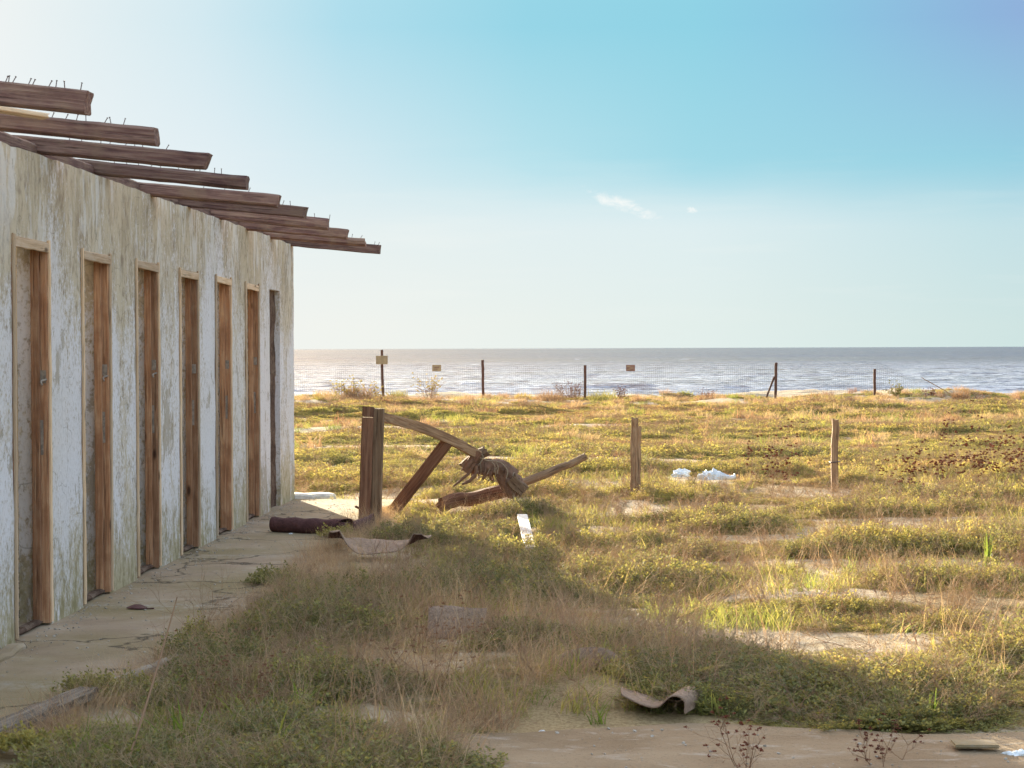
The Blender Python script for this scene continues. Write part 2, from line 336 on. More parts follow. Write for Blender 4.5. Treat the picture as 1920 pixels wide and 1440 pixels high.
# ------------------------------------------------------------------ land and sea
def grid(name, xs, ys, Z, m, smooth=True):
    ny, nx = xs.shape; V = np.stack([xs, ys, Z], -1).reshape(-1, 3)
    i = np.arange(ny * nx).reshape(ny, nx); q = np.stack([i[:-1, :-1], i[:-1, 1:], i[1:, 1:], i[1:, :-1]], -1).reshape(-1, 4)
    return npmesh(name, V, q, m, smooth)
yy = np.concatenate([np.linspace(-12, 5, 12)[:-1], np.linspace(5, 24, 240)[:-1], 24 * (68 / 24) ** np.linspace(0, 1, 260)[:-1], np.linspace(68, 100, 12)])
u = np.linspace(-1, 1, 420); u = np.sign(u) * np.abs(u) ** 1.6
Yg, U = np.meshgrid(yy, u, indexing='ij'); Xg = U * (10 + np.abs(Yg) * 1.3)
tag(grid('ground', Xg, Yg, H(Xg, Yg), M['ground']), kind='structure')
ys = np.concatenate([78 * (1600 / 78) ** np.linspace(0, 1, 900), 1600 * (14000 / 1600) ** np.linspace(0, 1, 30)[1:]])
u = np.linspace(-1, 1, 520)
Ys, U = np.meshgrid(ys, u, indexing='ij'); Xs = U * (26 + Ys * .62)
amp = 1 - sm(1200, 1600, Ys); Zs = np.zeros_like(Ys)
r2 = np.random.default_rng(3)
for k in range(60):
    L = 1.3 * (14 / 1.3) ** r2.random(); th = r2.normal(0, .45); a = .010 * L ** .55; ph = r2.random() * 7
    kx, ky = math.sin(th) * 2 * PI / L, math.cos(th) * 2 * PI / L
    s = np.sin(kx * Xs + ky * Ys + ph + 1.2 * vnoise(Xs / 22, Ys / 14, k)); dc = np.clip(L * 60 / np.maximum(Ys, 1), 0, 1)
    Zs += a * (1 - np.abs(s)) ** 1.0 * dc * (1.4 * vnoise(Xs / 18 + k, Ys / 11, 40 + k))
tag(grid('water', Xs, Ys, -1.62 + Zs * amp, M['sea']), kind='structure')
# far ring of sea so that the horizon closes to both sides
rn = [(-30000, 95), (30000, 95), (30000, 30000), (-30000, 30000)]
o = obj('sea', [(x, y, -3.4) for x, y in rn], [(0, 1, 2, 3)], M['sea']); tag(o, kind='structure')

# concrete path along the wall and the pad in the foreground
def slab(name, outline, z, m, th=.12, n=0):
    bm = bmesh.new(); f = bm.faces.new([bm.verts.new((x, y, z)) for x, y in outline])
    if f.normal.z < 0: f.normal_flip()
    bm.normal_update()
    if f.normal.z < 0: f.normal_flip()
    g = bmesh.ops.extrude_face_region(bm, geom=[f]); 
    for v in [e for e in g['geom'] if isinstance(e, bmesh.types.BMVert)]: v.co.z = z - th
    bmesh.ops.recalc_face_normals(bm, faces=bm.faces)
    me = bpy.data.meshes.new(name); bm.to_mesh(me); bm.free(); me.materials.append(m)
    o = bpy.data.objects.new(name, me); COL.objects.link(o); return o
edge = [(-1.93 + .05 * math.sin(y * 2.1) + random.uniform(-.02, .02), y) for y in np.arange(9.6, 19.0, .3)]
edge = [(-2.36, 2.0), (-2.36, 7.6), (-2.22, 8.3), (-2.10, 9.0)] + edge + [(-1.72, 19.05)]
tag(slab('path', [(-3.0, 2.0)] + edge + [(-3.0, 19.12)], 0.0, M['slab']), kind='structure')
pe = [(x, 7.62 + .10 * math.sin(x * 3.3) + random.uniform(-.03, .03)) for x in np.arange(5.0, -.75, -.22)]
tag(slab('pavement', [(-.8, 3.0), (5.0, 3.0)] + pe, -.012, M['pad'], .1), kind='structure')

# ------------------------------------------------------------------ the building
bld = thing('changing_cabin_block', (-3.7, 11.0, 0), 'roofless row of beach changing cabins with peeling white plaster and bare rafters', 'building')
doors = [(9.70 + 1.338 * k, 9.70 + 1.338 * k + .665) for k in range(6)]
opens = [(a + .012, b - .012, 2.068) for a, b in doors] + [(17.68, 18.26, 2.055)]
TH = .17
def wall_front():
    yl = set(np.round(np.arange(2.0, WEND, .09), 4)); yl.add(WEND)
    for a, b, z in opens:
        yl = {v for v in yl if abs(v - a) > .035 and abs(v - b) > .035} | {a, b}
    yl = np.array(sorted(yl)); zl = [v for v in np.arange(-.05, WTOP, .09)]
    zl = [v for v in zl if abs(v - 2.068) > .04 and abs(v - 2.055) > .04 and v < WTOP - .05] + [2.055, 2.068, WTOP]; zl = np.array(sorted(zl))
    ny, nz = len(yl), len(zl)
    def cell(i, k):
        if i < 0 or k < 0 or i >= ny - 1 or k >= nz - 1: return False
        y = (yl[i] + yl[i + 1]) / 2; z = (zl[k] + zl[k + 1]) / 2
        for a, b, zt in opens:
            if a < y < b and z < zt: return False
        return True
    V = []; Fc = []
    for s in (0, 1):
        for i in range(ny):
            for k in range(nz):
                y, z = yl[i], zl[k]; x = WX - TH * s
                if s == 0: x += .010 * (fbm(y * 3, z * 3, 2) - .5) + .006 * (fbm(y * 11, z * 9, 8) - .5)
                if k == nz - 1: z += .018 * (fbm(y * 4, s * .3, 5) - .5) + .012 * (fbm(y * 17, s, 6) - .5)
                if i == ny - 1: y += .022 * (fbm(z * 6, s * .4, 12) - .5) + .014 * (fbm(z * 19, s, 13) - .5)
                V.append((x, y, z))
    idx = lambda s, i, k: s * ny * nz + i * nz + k
    for i in range(ny - 1):
        for k in range(nz - 1):
            if not cell(i, k): continue
            Fc.append((idx(0, i, k), idx(0, i + 1, k), idx(0, i + 1, k + 1), idx(0, i, k + 1)))
            Fc.append((idx(1, i, k), idx(1, i, k + 1), idx(1, i + 1, k + 1), idx(1, i + 1, k)))
            for di, dk, (a, b) in ((-1, 0, ((i, k), (i, k + 1))), (1, 0, ((i + 1, k + 1), (i + 1, k))), (0, -1, ((i + 1, k), (i, k))), (0, 1, ((i, k + 1), (i + 1, k + 1)))):
                if not cell(i + di, k + dk):
                    Fc.append((idx(0, *a), idx(0, *b), idx(1, *b), idx(1, *a)))
    o = obj('front_wall', V, Fc, M['wall']); return par(o, bld)
wall_front()
def box(name, a, b, m, bev=0.0):
    bm = bmesh.new(); bmesh.ops.create_cube(bm, size=1)
    for v in bm.verts: v.co = Vector([(a[i] + b[i]) / 2 + v.co[i] * (b[i] - a[i]) for i in range(3)])
    if bev: bmesh.ops.bevel(bm, geom=list(bm.edges), offset=bev, segments=2, affect='EDGES')
    me = bpy.data.meshes.new(name); bm.to_mesh(me); bm.free(); me.materials.append(m)
    o = bpy.data.objects.new(name, me); COL.objects.link(o); return o
XB = -4.55
par(box('back_wall', (XB - .17, 2.0, -.05), (XB, WEND - .02, 2.74), M['wall']), bld)
par(box('end_wall', (XB + .002, WEND - .19, -.05), (WX - TH - .002, WEND - .02, 2.52), M['wall']), bld)
par(box('cabin_floor', (XB + .002, 2.0, -.1), (WX - .10, WEND - .2, .012), M['slab']), bld)
for k in range(-1, 7):
    y = doors[0][0] + 1.338 * k + .66 + .05
    par(box('partition', (XB + .003, y, .013), (WX - TH - .003, y + .1, 2.5), M['inner']), bld)
# the last opening has been closed with rough mortar and rubble set back from the face
bm = bmesh.new(); bmesh.ops.create_grid(bm, x_segments=14, y_segments=50, size=.5)
for v in bm.verts:
    y = 17.67 + (v.co.x + .5) * .60; z = -.03 + (v.co.y + .5) * 2.1
    v.co = Vector((WX - .045 + .05 * (fbm(y * 7, z * 7, 3) - .5), y, z))
me = bpy.data.meshes.new('mortar_infill'); bm.to_mesh(me); bm.free(); me.materials.append(M['rough'])
o = bpy.data.objects.new('mortar_infill', me); COL.objects.link(o); par(o, bld)
sol = o.modifiers.new('thickness', 'SOLIDIFY'); sol.thickness = .05

# timber: a worn baulk whose long axis is local X; optional bend through points
def timber_mesh(name, L, wy, hz, m, jit=.006, bow=0, taper=1.0, seed=0, ch=.012, round_=False, endcut=0):
    n = max(4, int(L / .09)); rg = random.Random(seed); V = []; Fc = []
    if round_: sec = [(math.cos(a) / 2, math.sin(a) / 2) for a in np.linspace(0, 2 * PI, 13)[:-1]]
    else:
        c1, c2 = ch / wy, ch / hz
        sec = [(.5 - c1, -.5), (.5, -.5 + c2), (.5, 0), (.5, .5 - c2), (.5 - c1, .5), (0, .5), (-.5 + c1, .5), (-.5, .5 - c2), (-.5, 0), (-.5, -.5 + c2), (-.5 + c1, -.5), (0, -.5)]
    k = len(sec)
    for i in range(n + 1):
        x = L * i / n; tp = 1 + (taper - 1) * i / n; zb = bow * math.sin(PI * i / n)
        dy, dz = rg.gauss(0, jit * .4), rg.gauss(0, jit * .4)
        for j, (a, b) in enumerate(sec):
            e = fbm(i * .35 + seed, j * 1.7, seed) - .5
            xx = x + (endcut * b if i == n else 0) + (rg.gauss(0, jit * .8) if i in (0, n) else 0)
            V.append((xx, a * wy * tp * (1 + e * jit * 14) + dy, b * hz * tp * (1 + e * jit * 14) + dz + zb))
    for i in range(n):
        for j in range(k): Fc.append((i * k + j, i * k + (j + 1) % k, (i + 1) * k + (j + 1) % k, (i + 1) * k + j))
    for ii, rev in ((0, 1), (n, 0)):
        c = len(V); V.append((V[ii * k][0], 0, V[ii * k][2] * 0 + (bow * 0)))
        V[c] = tuple(np.mean([V[ii * k + j] for j in range(k)], 0))
        for j in range(k):
            a, b = ii * k + j, ii * k + (j + 1) % k; Fc.append((c, b, a) if rev else (c, a, b))
    o = obj(name, V, Fc, m); bmx = bmesh.new(); bmx.from_mesh(o.data); bmesh.ops.recalc_face_normals(bmx, faces=bmx.faces); bmx.to_mesh(o.data); bmx.free()
    return o
def orient(o, p, q, roll=0, up=(0, 0, 1)):
    p = Vector(p); q = Vector(q); x = (q - p).normalized(); y = Vector(up).cross(x).normalized(); z = x.cross(y)
    m = Matrix((x, y, z)).transposed().to_4x4() @ Matrix.Rotation(roll, 4, 'X'); o.matrix_world = Matrix.Translation(p) @ m; return o
def timber(name, p, q, wy, hz, m, roll=0, **kw):
    o = timber_mesh(name, (Vector(q) - Vector(p)).length, wy, hz, m, **kw); return orient(o, p, q, roll)
def tube(name, pts, radii, m, seg=10, wr=0.0, seed=0, closed=True, smooth=True):
    pts = [Vector(p) for p in pts]
    # resample with catmull-rom
    P = []; Rr = []
    n = len(pts)
    for i in range(n - 1):
        p0, p1, p2, p3 = pts[max(i - 1, 0)], pts[i], pts[i + 1], pts[min(i + 2, n - 1)]
        for s in range(5):
            u = s / 5; P.append(.5 * ((2 * p1) + (p2 - p0) * u + (2 * p0 - 5 * p1 + 4 * p2 - p3) * u * u + (3 * p1 - p0 - 3 * p2 + p3) * u ** 3)); Rr.append(radii[i] * (1 - u) + radii[i + 1] * u)
    P.append(pts[-1]); Rr.append(radii[-1]); V = []; Fc = []
    for i, p in enumerate(P):
        tn = (P[min(i + 1, len(P) - 1)] - P[max(i - 1, 0)]).normalized(); a = tn.cross(Vector((0.1, .2, 1))).normalized(); b = tn.cross(a)
        for j in range(seg):
            th = 2 * PI * j / seg; r = Rr[i] * (1 + wr * (2 * fbm(i * .9 + seed, j * 1.1, seed) - 1)); V.append(p + (a * math.cos(th) + b * math.sin(th)) * r)
    for i in range(len(P) - 1):
        for j in range(seg): Fc.append((i * seg + j, i * seg + (j + 1) % seg, (i + 1) * seg + (j + 1) % seg, (i + 1) * seg + j))
    if closed:
        Fc.append(tuple(range(seg))); Fc.append(tuple((len(P) - 1) * seg + j for j in reversed(range(seg))))
    return obj(name, V, Fc, m, smooth)

# door frames: two jambs and a head, each with an outer face strip and a rebate
for k, (a, b) in enumerate(doors):
    fr = thing('door_frame', (WX, (a + b) / 2, 0), None, None); fr.location = (WX, (a + b) / 2, 0)
    fr.parent = bld; fr.matrix_parent_inverse = Matrix.Translation(bld.location).inverted()
    def sub(o):
        o.parent = fr; o.matrix_parent_inverse = Matrix.Translation(fr.location).inverted(); return o
    dy = random.uniform(-.006, .006); zt = 2.08 + random.uniform(-.01, .01); ff = .062
    xo = WX + .003; xi = WX - .078
    for j, (y0, y1) in enumerate(((a, a + .045), (b - .045, b))):
        o = timber('jamb', ((xo + xi) / 2, (y0 + y1) / 2, .013), ((xo + xi) / 2 + dy, (y0 + y1) / 2, zt - .047), .043, xo - xi, M['frame'], roll=0, seed=k * 7 + j, jit=.002, ch=.004)
        # local frame: x up, so width/height need to be laid along Y and X
        o.matrix_world = Matrix.Translation(((xo + xi) / 2, (y0 + y1) / 2, .013)) @ Matrix(((0, 0, 1), (0, 1, 0), (1, 0, 0))).to_4x4(); sub(o)
        s = 1 if j == 0 else -1
        yc = (y0 + y1) / 2 + s * .034
        o = timber('door_stop', (0, 0, 0), (zt - .06, 0, 0), .022, .045, M['frame'], seed=k * 9 + j + 50, jit=.002, ch=.003)
        o.matrix_world = Matrix.Translation((WX - .058, yc, .014)) @ Matrix(((0, 0, 1), (0, 1, 0), (1, 0, 0))).to_4x4(); sub(o)
        o = timber('casing', (0, 0, 0), (zt - .012, 0, 0), .028, .014, M['frame_face'], seed=k * 5 + j + 90, jit=.002, ch=.003)
        o.matrix_world = Matrix.Translation((xo + .006, (y0 if j == 0 else y1) + s * .012, .02)) @ Matrix(((0, 0, 1), (0, 1, 0), (1, 0, 0))).to_4x4(); sub(o)
    o = timber('head', ((xo + xi) / 2, a, zt - .023), ((xo + xi) / 2, b, zt - .023), xo - xi, .045, M['frame_face'], seed=k + 200, jit=.002, ch=.004); sub(o)
    o = timber('head_casing', (xo + .006, a + .024, zt - .032 + random.uniform(-.004, .006)), (xo + .006, b - .024, zt - .036), .012, .05, M['frame_face'], seed=k + 300, jit=.003, ch=.004); sub(o)
    o = box('lock_plate', (WX - .045, b - .0475, .93), (WX - .02, b - .0453, 1.12), M['metal'], .0005); sub(o)
    o = box('hinge_plate', (WX - .035, b - .0480, 1.32 + .02 * (k % 3)), (WX - .005, b - .0453, 1.39 + .02 * (k % 3)), M['metal'], .0005); sub(o)
    if k in (0, 1, 2):
        o = tube('bolt', [(WX + .0, b - .05, 1.34), (WX - .02, b - .085, 1.33), (WX - .01, b - .10, 1.31)], [.006, .006, .005], M['metal'], 6); sub(o)
    o = timber('threshold', (WX - .06, a + .046, .02), (WX - .06, b - .046, .02), .06, .03, M['rough'], seed=k + 400, jit=.006); sub(o)

# rafters with nails
def nail_mesh():
    V = []; Fc = []
    for zz, r in ((-.02, .0022), (.034, .0022), (.034, .0042), (.037, .0042)):
        for j in range(6): V.append((r * math.cos(j * PI / 3), r * math.sin(j * PI / 3), zz))
    for i in range(3):
        for j in range(6): Fc.append((i * 6 + j, i * 6 + (j + 1) % 6, (i + 1) * 6 + (j + 1) % 6, (i + 1) * 6 + j))
    Fc.append(tuple(range(18, 24)))
    me = bpy.data.meshes.new('nail'); me.from_pydata(V, [], Fc); me.materials.append(M['nail']); return me
NM = nail_mesh()
rd = [7.95, 9.20, 10.45, 11.66, 12.87, 14.10, 15.30, 16.52, 17.80, 19.02]
ends = [(167, 172, 215), (294, 240, 274), (390, 289, 318), (464, 331, 357), (523, 366, 389), (574, 388, 409), (616, 410, 432), (652, 430, 448), (685, 448, 463), (713, 460, 477)]
nails = {0: [8, 15, 24, 52, 57, 90, 106, 124, 153], 1: [68, 95, 120, 143, 163, 194, 210, 232], 2: [130, 150, 190, 205, 232, 252, 268, 311], 3: [215, 237, 260, 280, 300, 335, 362, 375, 403, 416], 4: [380, 420, 466], 5: [530, 545], 6: [590, 617], 8: [660, 675], 9: [702, 708]}
for k, (yd, (ex, et, eb)) in enumerate(zip(rd, ends)):
    ht = .096 if k != 0 else .098
    pe_ = D(ex, (et + eb) / 2, yd); hh = (eb - et) / F * yd; ht = max(.078, min(.10, hh))
    sl_ = [.115, .098, .105, .10, .10, .095, .098, .10, .09, .098][k]
    p0 = Vector((XB - .35, yd, 0)); p0.z = pe_.z + sl_ * (pe_.x - p0.x)
    seat = WTOP + ht / 2 + .004 - (pe_.z + sl_ * (pe_.x - WX))
    dz = max(-.02, min(.03, seat)) if k < 99 else 0
    o = timber('rafter', (p0.x, p0.y, p0.z), (pe_.x, yd, pe_.z), .11, ht, M['rafter'], roll=R([0, 2, -2, 1.5, -3, 2, 0, -2, 3, 1][k]), seed=k * 13 + 1, jit=.0032, ch=[.008, .014, .009, .016, .012, .008, .018, .010, .024, .007][k], endcut=[.004, -.012, .02, -.006, .01, .015, -.01, .008, -.02, .004][k], bow=[0, .006, -.004, .008, -.005, .004, .006, -.006, .003, 0][k])
    par(o, bld)
    inv = o.matrix_world.inverted()
    for px in nails.get(k, []):
        top = D(px, et - (ex - px) * (.125 if k == 0 else .10), yd); xx = top.x
        zt = pe_.z + sl_ * (pe_.x - xx) + ht / 2 * 1.0
        n_ = bpy.data.objects.new('nail', NM); COL.objects.link(n_)
        n_.matrix_world = Matrix.Translation((xx, yd + random.uniform(-.02, .02), zt - .004)) @ Euler((random.uniform(-.3, .3), random.choice((-.1, .05, .15, .35, .6)) + random.uniform(-.15, .15), 0)).to_matrix().to_4x4()
        n_.parent = o; n_.matrix_parent_inverse = inv
o = timber('roof_board', D(-90, 192, 8.6), D(84, 219, 8.9), .09, .022, M['frame_face'], seed=501, jit=.004, ch=.004); par(o, bld)
o = timber('wall_plate', (WX - .10, 2.2, 2.585), (WX - .10, WEND - .04, 2.585), .07, .085, M['rafter'], seed=503, jit=.002); par(o, bld)
o = timber('wall_plate', (XB - .08, 2.2, 2.77), (XB - .08, WEND, 2.77), .09, .05, M['rafter'], seed=502, jit=.004); par(o, bld)

# ------------------------------------------------------------------ far fence, signs
FY = 60.5
def gz(x, y): return float(H(x, y))
fence = thing('wire_mesh_fence', (0, FY, gz(0, FY)), 'wire mesh fence on dark timber posts along the dune crest before the sea', 'fence')
fp = [(716, 656, 738, 726), (905, 675, 735, 906), (1097, 685, 735, 1097), (1455, 680, 740, 1454), (1640, 692, 743, 1640)]
wv = []; wf = []
for i, (px, yt, yb, pxb) in enumerate(fp):
    a = D(px, yt, FY); b = D(pxb if i else 720, yb, FY); b.z = min(b.z, gz(b.x, FY)) - .15
    if i == 0:
        mid = D(717, 712, FY); o = tube('post', [b, mid, a], [.05, .045, .04], M['farpost'], 7)
    else: o = timber('post', b, a, .085, .085, M['farpost'], seed=i + 600, jit=.008, ch=.02)
    par(o, fence)
o = timber('brace', D(1437, 745, FY), D(1452, 706, FY), .06, .06, M['farpost'], seed=611, jit=.006); par(o, fence)
def wire(a, b, r=.0021):
    a = Vector(a); b = Vector(b); d = (b - a).normalized(); s = d.cross(Vector((0, 1, .01))).normalized() * r; q = d.cross(s).normalized() * r
    n0 = len(wv)
    for p in (a, b):
        for v in (s, q, -s, -q): wv.append(p + v)
    for j in range(4): wf.append((n0 + j, n0 + (j + 1) % 4, n0 + 4 + (j + 1) % 4, n0 + 4 + j))
x0 = D(530, 700, FY).x; x1 = D(1735, 700, FY).x
def ftop(x):
    z = D(900, 683 , FY).z + .03 * math.sin(x * .7) + .02 * math.sin(x * 2.3); e = (x - D(1650, 700, FY).x)
    return z - max(0, e) * .55
xs_ = np.arange(x0, x1, .062); tops = [ftop(x) for x in xs_]
for i, x in enumerate(xs_): wire((x, FY + .03, gz(x, FY) - .03), (x + .01, FY + .03, tops[i]), .0021)
for k in range(17):
    for i in range(0, len(xs_) - 6, 6):
        xa, xb = xs_[i], xs_[i + 6]; ta, tb = tops[i], tops[i + 6]; f = k / 16.
        za, zb = ta - f * 1.02, tb - f * 1.02
        if za < gz(xa, FY) - .05: continue
        wire((xa, FY + .036, za), (xb, FY + .036, zb), .0021)
par(obj('wire_mesh', wv, wf, M['wire']), fence)
def sign(px0, py0, px1, py1, y, m, label, name='notice_board', extra=None):
    a = D(px0, py1, y); b = D(px1, py0, y)
    o = box(name, (a.x, y - .012, a.z), (b.x, y + .004, b.z), m, .003); tag(o, label, 'sign'); return o
sign(705, 667, 727, 683, FY - .07, M['sign'], 'square tan notice board nailed to the tallest fence post by the building')
s2 = sign(810.5, 684, 827, 696, FY - .03, M['sign'], 'small brown notice wired to the fence mesh left of the second post')
s3 = sign(1174, 684, 1190.5, 696, FY - .03, M['sign_red'], 'small reddish notice wired to the fence mesh right of the third post')
for s_, mm, sh in ((s2, M['sign_red'], [(.25, .35, .75, .50), (.2, .66, .6, .72)]), (s3, M['sign'], [(.12, .15, .5, .28), (.3, .45, .85, .56), (.15, .72, .5, .8)])):
    bb = s_.bound_box; xa, xb = bb[0][0], bb[6][0]; za, zb = bb[0][2], bb[6][2]
    V = []; Fc = []
    for (u0, v0, u1, v1) in sh:
        n0 = len(V)
        for (uu, vv) in ((u0, v0), (u1, v0), (u1, v1), (u0, v1)): V.append((xa + (xb - xa) * uu, FY - .045, za + (zb - za) * (1 - vv)))
        Fc.append((n0, n0 + 1, n0 + 2, n0 + 3))
    o = obj('faded_print', V, Fc, mm); o.parent = s_
# stray driftwood pole leaning against the mesh end
o = timber('driftwood_pole', D(1792, 744, FY - .2), D(1728, 708, FY), .03, .03, M['log'], seed=620, jit=.01, round_=True, taper=.7); tag(o, 'thin bleached pole leaning on the sagging right end of the wire fence', 'driftwood')

# ------------------------------------------------------------------ field posts
def pole_post(px, yt, yb, wpx, lean, label, seed, extra=True):
    b = G(px, yb); y = b.y; a = D(px + lean, yt, y); wd = wpx / F * y
    r = thing('weathered_post', (b.x, y, gz(b.x, y)), label, 'post', 'weathered posts standing in the field')
    b.z = gz(b.x, y) - .25
    o = timber('shaft', b, a, wd, wd * .9, M['log'], seed=seed, jit=.012, ch=.014, endcut=.015); par(o, r)
    if extra:
        o = timber('split_sliver', b + Vector((wd * .56, -.01, 0)), D(px + lean + wpx * .62, yt + 14, y), .02, .05, M['log'], seed=seed + 1, jit=.006, ch=.004); par(o, r)
    return r
pole_post(1189, 785, 930, 15, 0, 'upright weathered post with a split right edge, left of the white plastic bags', 701)
p2 = pole_post(1565, 787, 912, 14, 1, 'leaning weathered post with a dark band halfway, right of the white plastic bags', 711, False)
c_ = D(1565, 866, p2.location.y)
o = tube('wire_band', [c_ + Vector((-.045, -.045, -.004)), c_ + Vector((.045, -.045, .004)), c_ + Vector((.046, .045, 0)), c_ + Vector((-.045, .045, 0)), c_ + Vector((-.046, -.045, -.004))], [.006] * 5, M['nail'], 6); par(o, p2)

# ------------------------------------------------------------------ collapsed pergola, bundle, logs
PY = 16.7
pb = G(694, 984)
per = thing('collapsed_timber_frame', (pb.x, PY, 0), 'broken timber frame of a double post, a sagging beam and a slanting strut', 'timber frame')
a = D(683, 995, PY); a.z = -.1; par(timber('post', a, D(690.5, 783, PY), .10, .118, M['post'], roll=PI / 2, seed=801, jit=.0015, ch=.006), per)
par(timber('post_cap', D(690.7, 781, PY), D(691.8, 764, PY), .10, .10, M['post'], roll=PI / 2, seed=802, jit=.0015, ch=.006, endcut=.02), per)
a = D(704, 990, PY + .03); a.z = -.1; par(timber('post', a, D(710.5, 766, PY + .03), .09, .098, M['log'], roll=PI / 2, seed=803, jit=.0015, ch=.006), per)
def beam_path(name, pts, w_, h_, m, seed=0, parent=None):
    V = []; Fc = []; P = []
    for i in range(len(pts) - 1):
        for s in range(6): P.append(Vector(pts[i]).lerp(Vector(pts[i + 1]), s / 6))
    P.append(Vector(pts[-1])); N = len(P)
    for _ in range(2): P = [P[0]] + [(P[i - 1] + P[i] * 2 + P[i + 1]) / 4 for i in range(1, N - 1)] + [P[-1]]
    sec = [(.44, -.5), (.5, -.42), (.5, .42), (.44, .5), (-.44, .5), (-.5, .42), (-.5, -.42), (-.44, -.5)]; k = 8
    base = P[0].copy(); ax = (P[-1] - P[0]).normalized(); ay = Vector((0, 0, 1)).cross(ax).normalized(); az_ = ax.cross(ay); MM = Matrix((ax, ay, az_)).transposed().to_4x4(); MI = MM.inverted()
    for i, p in enumerate(P):
        tn = (P[min(i + 1, N - 1)] - P[max(i - 1, 0)]).normalized(); y = Vector((0, 0, 1)).cross(tn).normalized(); z = tn.cross(y)
        for j, (aa, bb) in enumerate(sec):
            e = 1 + .16 * (fbm(i * .5 + seed, j * 1.3, seed) - .5); V.append(MI @ (p + y * aa * w_ * e + z * bb * h_ * e - base))
    for i in range(N - 1):
        for j in range(k): Fc.append((i * k + j, i * k + (j + 1) % k, (i + 1) * k + (j + 1) % k, (i + 1) * k + j))
    Fc.append(tuple(reversed(range(k)))); Fc.append(tuple((N - 1) * k + j for j in range(k)))
    o = obj(name, V, Fc, m); o.matrix_world = Matrix.Translation(base) @ MM
    bmx = bmesh.new(); bmx.from_mesh(o.data); bmesh.ops.recalc_face_normals(bmx, faces=bmx.faces); bmx.to_mesh(o.data); bmx.free()
    if parent: par(o, parent)
    return o
beam_path('beam', [D(712, 781, PY + .09), D(745, 789, 16.95), D(795, 803, 17.1), D(850, 827, 17.3), D(898, 854, 17.45)], .055, .083, M['log'], 804, per)
b_ = G(738, 955); b_.z = -.1; par(timber('strut', D(730, 968, 17.45), D(839, 829, 17.27), .06, .105, M['post'], roll=0, seed=805, jit=.002, ch=.006), per)
o = timber('peg', D(666, 950, PY - .02), D(676, 954, PY), .02, .02, M['post'], seed=806, jit=.003); par(o, per)

BY = 17.55
bun = thing('rag_wrapped_timber', (D(930, 900, BY).x, BY, gz(-.8, BY)), 'short timbers bound up in brown rags at the low end of the sagging beam', 'rag bundle')
par(tube('cloth', [D(882, 872, BY), D(905, 876, BY), D(928, 876, BY), D(947, 884, BY + .02), D(962, 902, BY + .04), D(976, 922, BY + .05)], [.058, .075, .072, .085, .082, .05], M['cloth'], 22, .42, 5), bun)
par(tube('cloth', [D(940, 890, BY), D(950, 905, BY), D(962, 925, BY), D(968, 932, BY)], [.05, .07, .065, .02], M['cloth'], 12, .35, 9), bun)
par(timber('block', D(867, 877, BY - .08), D(911, 843, BY - .02), .10, .10, M['log'], seed=821, jit=.012, ch=.03), bun)
par(timber('block', D(872, 884, BY - .13), D(897, 848, BY - .12), .06, .085, M['post'], seed=822, jit=.008, ch=.012), bun)
par(timber('block', D(958, 898, BY - .06), D(983, 922, BY - .05), .10, .115, M['log'], seed=823, jit=.01, ch=.012), bun)
for i, (q, rr) in enumerate([([(890, 868), (882, 884), (868, 897), (850, 912)], .014), ([(893, 872), (891, 889), (880, 902), (866, 908)], .016), ([(888, 862), (876, 876), (872, 884)], .018), ([(920, 884), (912, 892), (903, 899)], .006)]):
    pts = [D(x, y, BY - .16 + .01 * j) for j, (x, y) in enumerate(q)]
    par(tube('rag_strip', pts, [rr * 1.1] + [rr] * (len(pts) - 2) + [rr * .6], M['cloth'], 8, .35, 30 + i), bun)
for i, q in enumerate([[(898, 848), (906, 856), (902, 866), (893, 878), (897, 885)], [(922, 866), (928, 874), (926, 886)], [(930, 866), (934, 876), (932, 888)], [(900, 858), (912, 863), (924, 864), (940, 868), (950, 880)], [(945, 872), (952, 884), (949, 897)], [(962, 928), (964, 938), (963, 950)]]):
    pts = [D(x, y, BY - .125 + .0 * j) for j, (x, y) in enumerate(q)]
    par(tube('rope', pts, [.005 + (.004 if i == 5 else 0)] * len(pts), M['rope'], 6, .2, 50 + i), bun)
for i in range(9):
    f = i / 8; c_ = D(893, 878, BY).lerp(D(955, 892, BY), f) if f < .7 else D(945, 885, BY).lerp(D(970, 915, BY), (f - .7) / .3)
    rr = .080 + .008 * random.random(); tl = Vector((1, 0, -.15 - .9 * max(0, f - .6))).normalized(); a_ = Vector((0, 1, 0)); b_ = tl.cross(a_)
    pts = [c_ + (a_ * math.cos(q) + b_ * math.sin(q)) * rr * (1 + .06 * math.sin(q * 3 + i)) + tl * (.012 * math.sin(q * 2 + i) + (q - 3) * .006 * ((i % 3) - 1)) for q in np.linspace(0, 2 * PI, 10)]
    par(tube('rope' if i % 2 else 'cloth_wrap', pts, [.004 if i % 2 else random.uniform(.008, .014)] * 10, M['rope'] if i % 2 else M['cloth'], 6, .35, 70 + i), bun)
for i, (x, y, L) in enumerate([(897, 884, .09), (905, 886, .06), (918, 888, .10), (934, 890, .07), (948, 900, .12), (957, 915, .10), (885, 882, .10), (966, 925, .10)]):
    p = D(x, y, BY - .07); pts = [p, p + Vector((random.uniform(-.02, .02), -.01, -L * .5)), p + Vector((random.uniform(-.04, .04), .0, -L * .75))]
    par(tube('rag_strip', pts, [.008, .005, .002], M['cloth'], 6, .5, 90 + i), bun)
o = timber('fallen_pole', D(970, 910, 17.9), D(1098, 856, 18.3), .075, .085, M['log'], seed=831, jit=.012, round_=True, taper=.82); tag(o, 'long bleached round pole jutting up to the right from the rag bundle', 'pole')
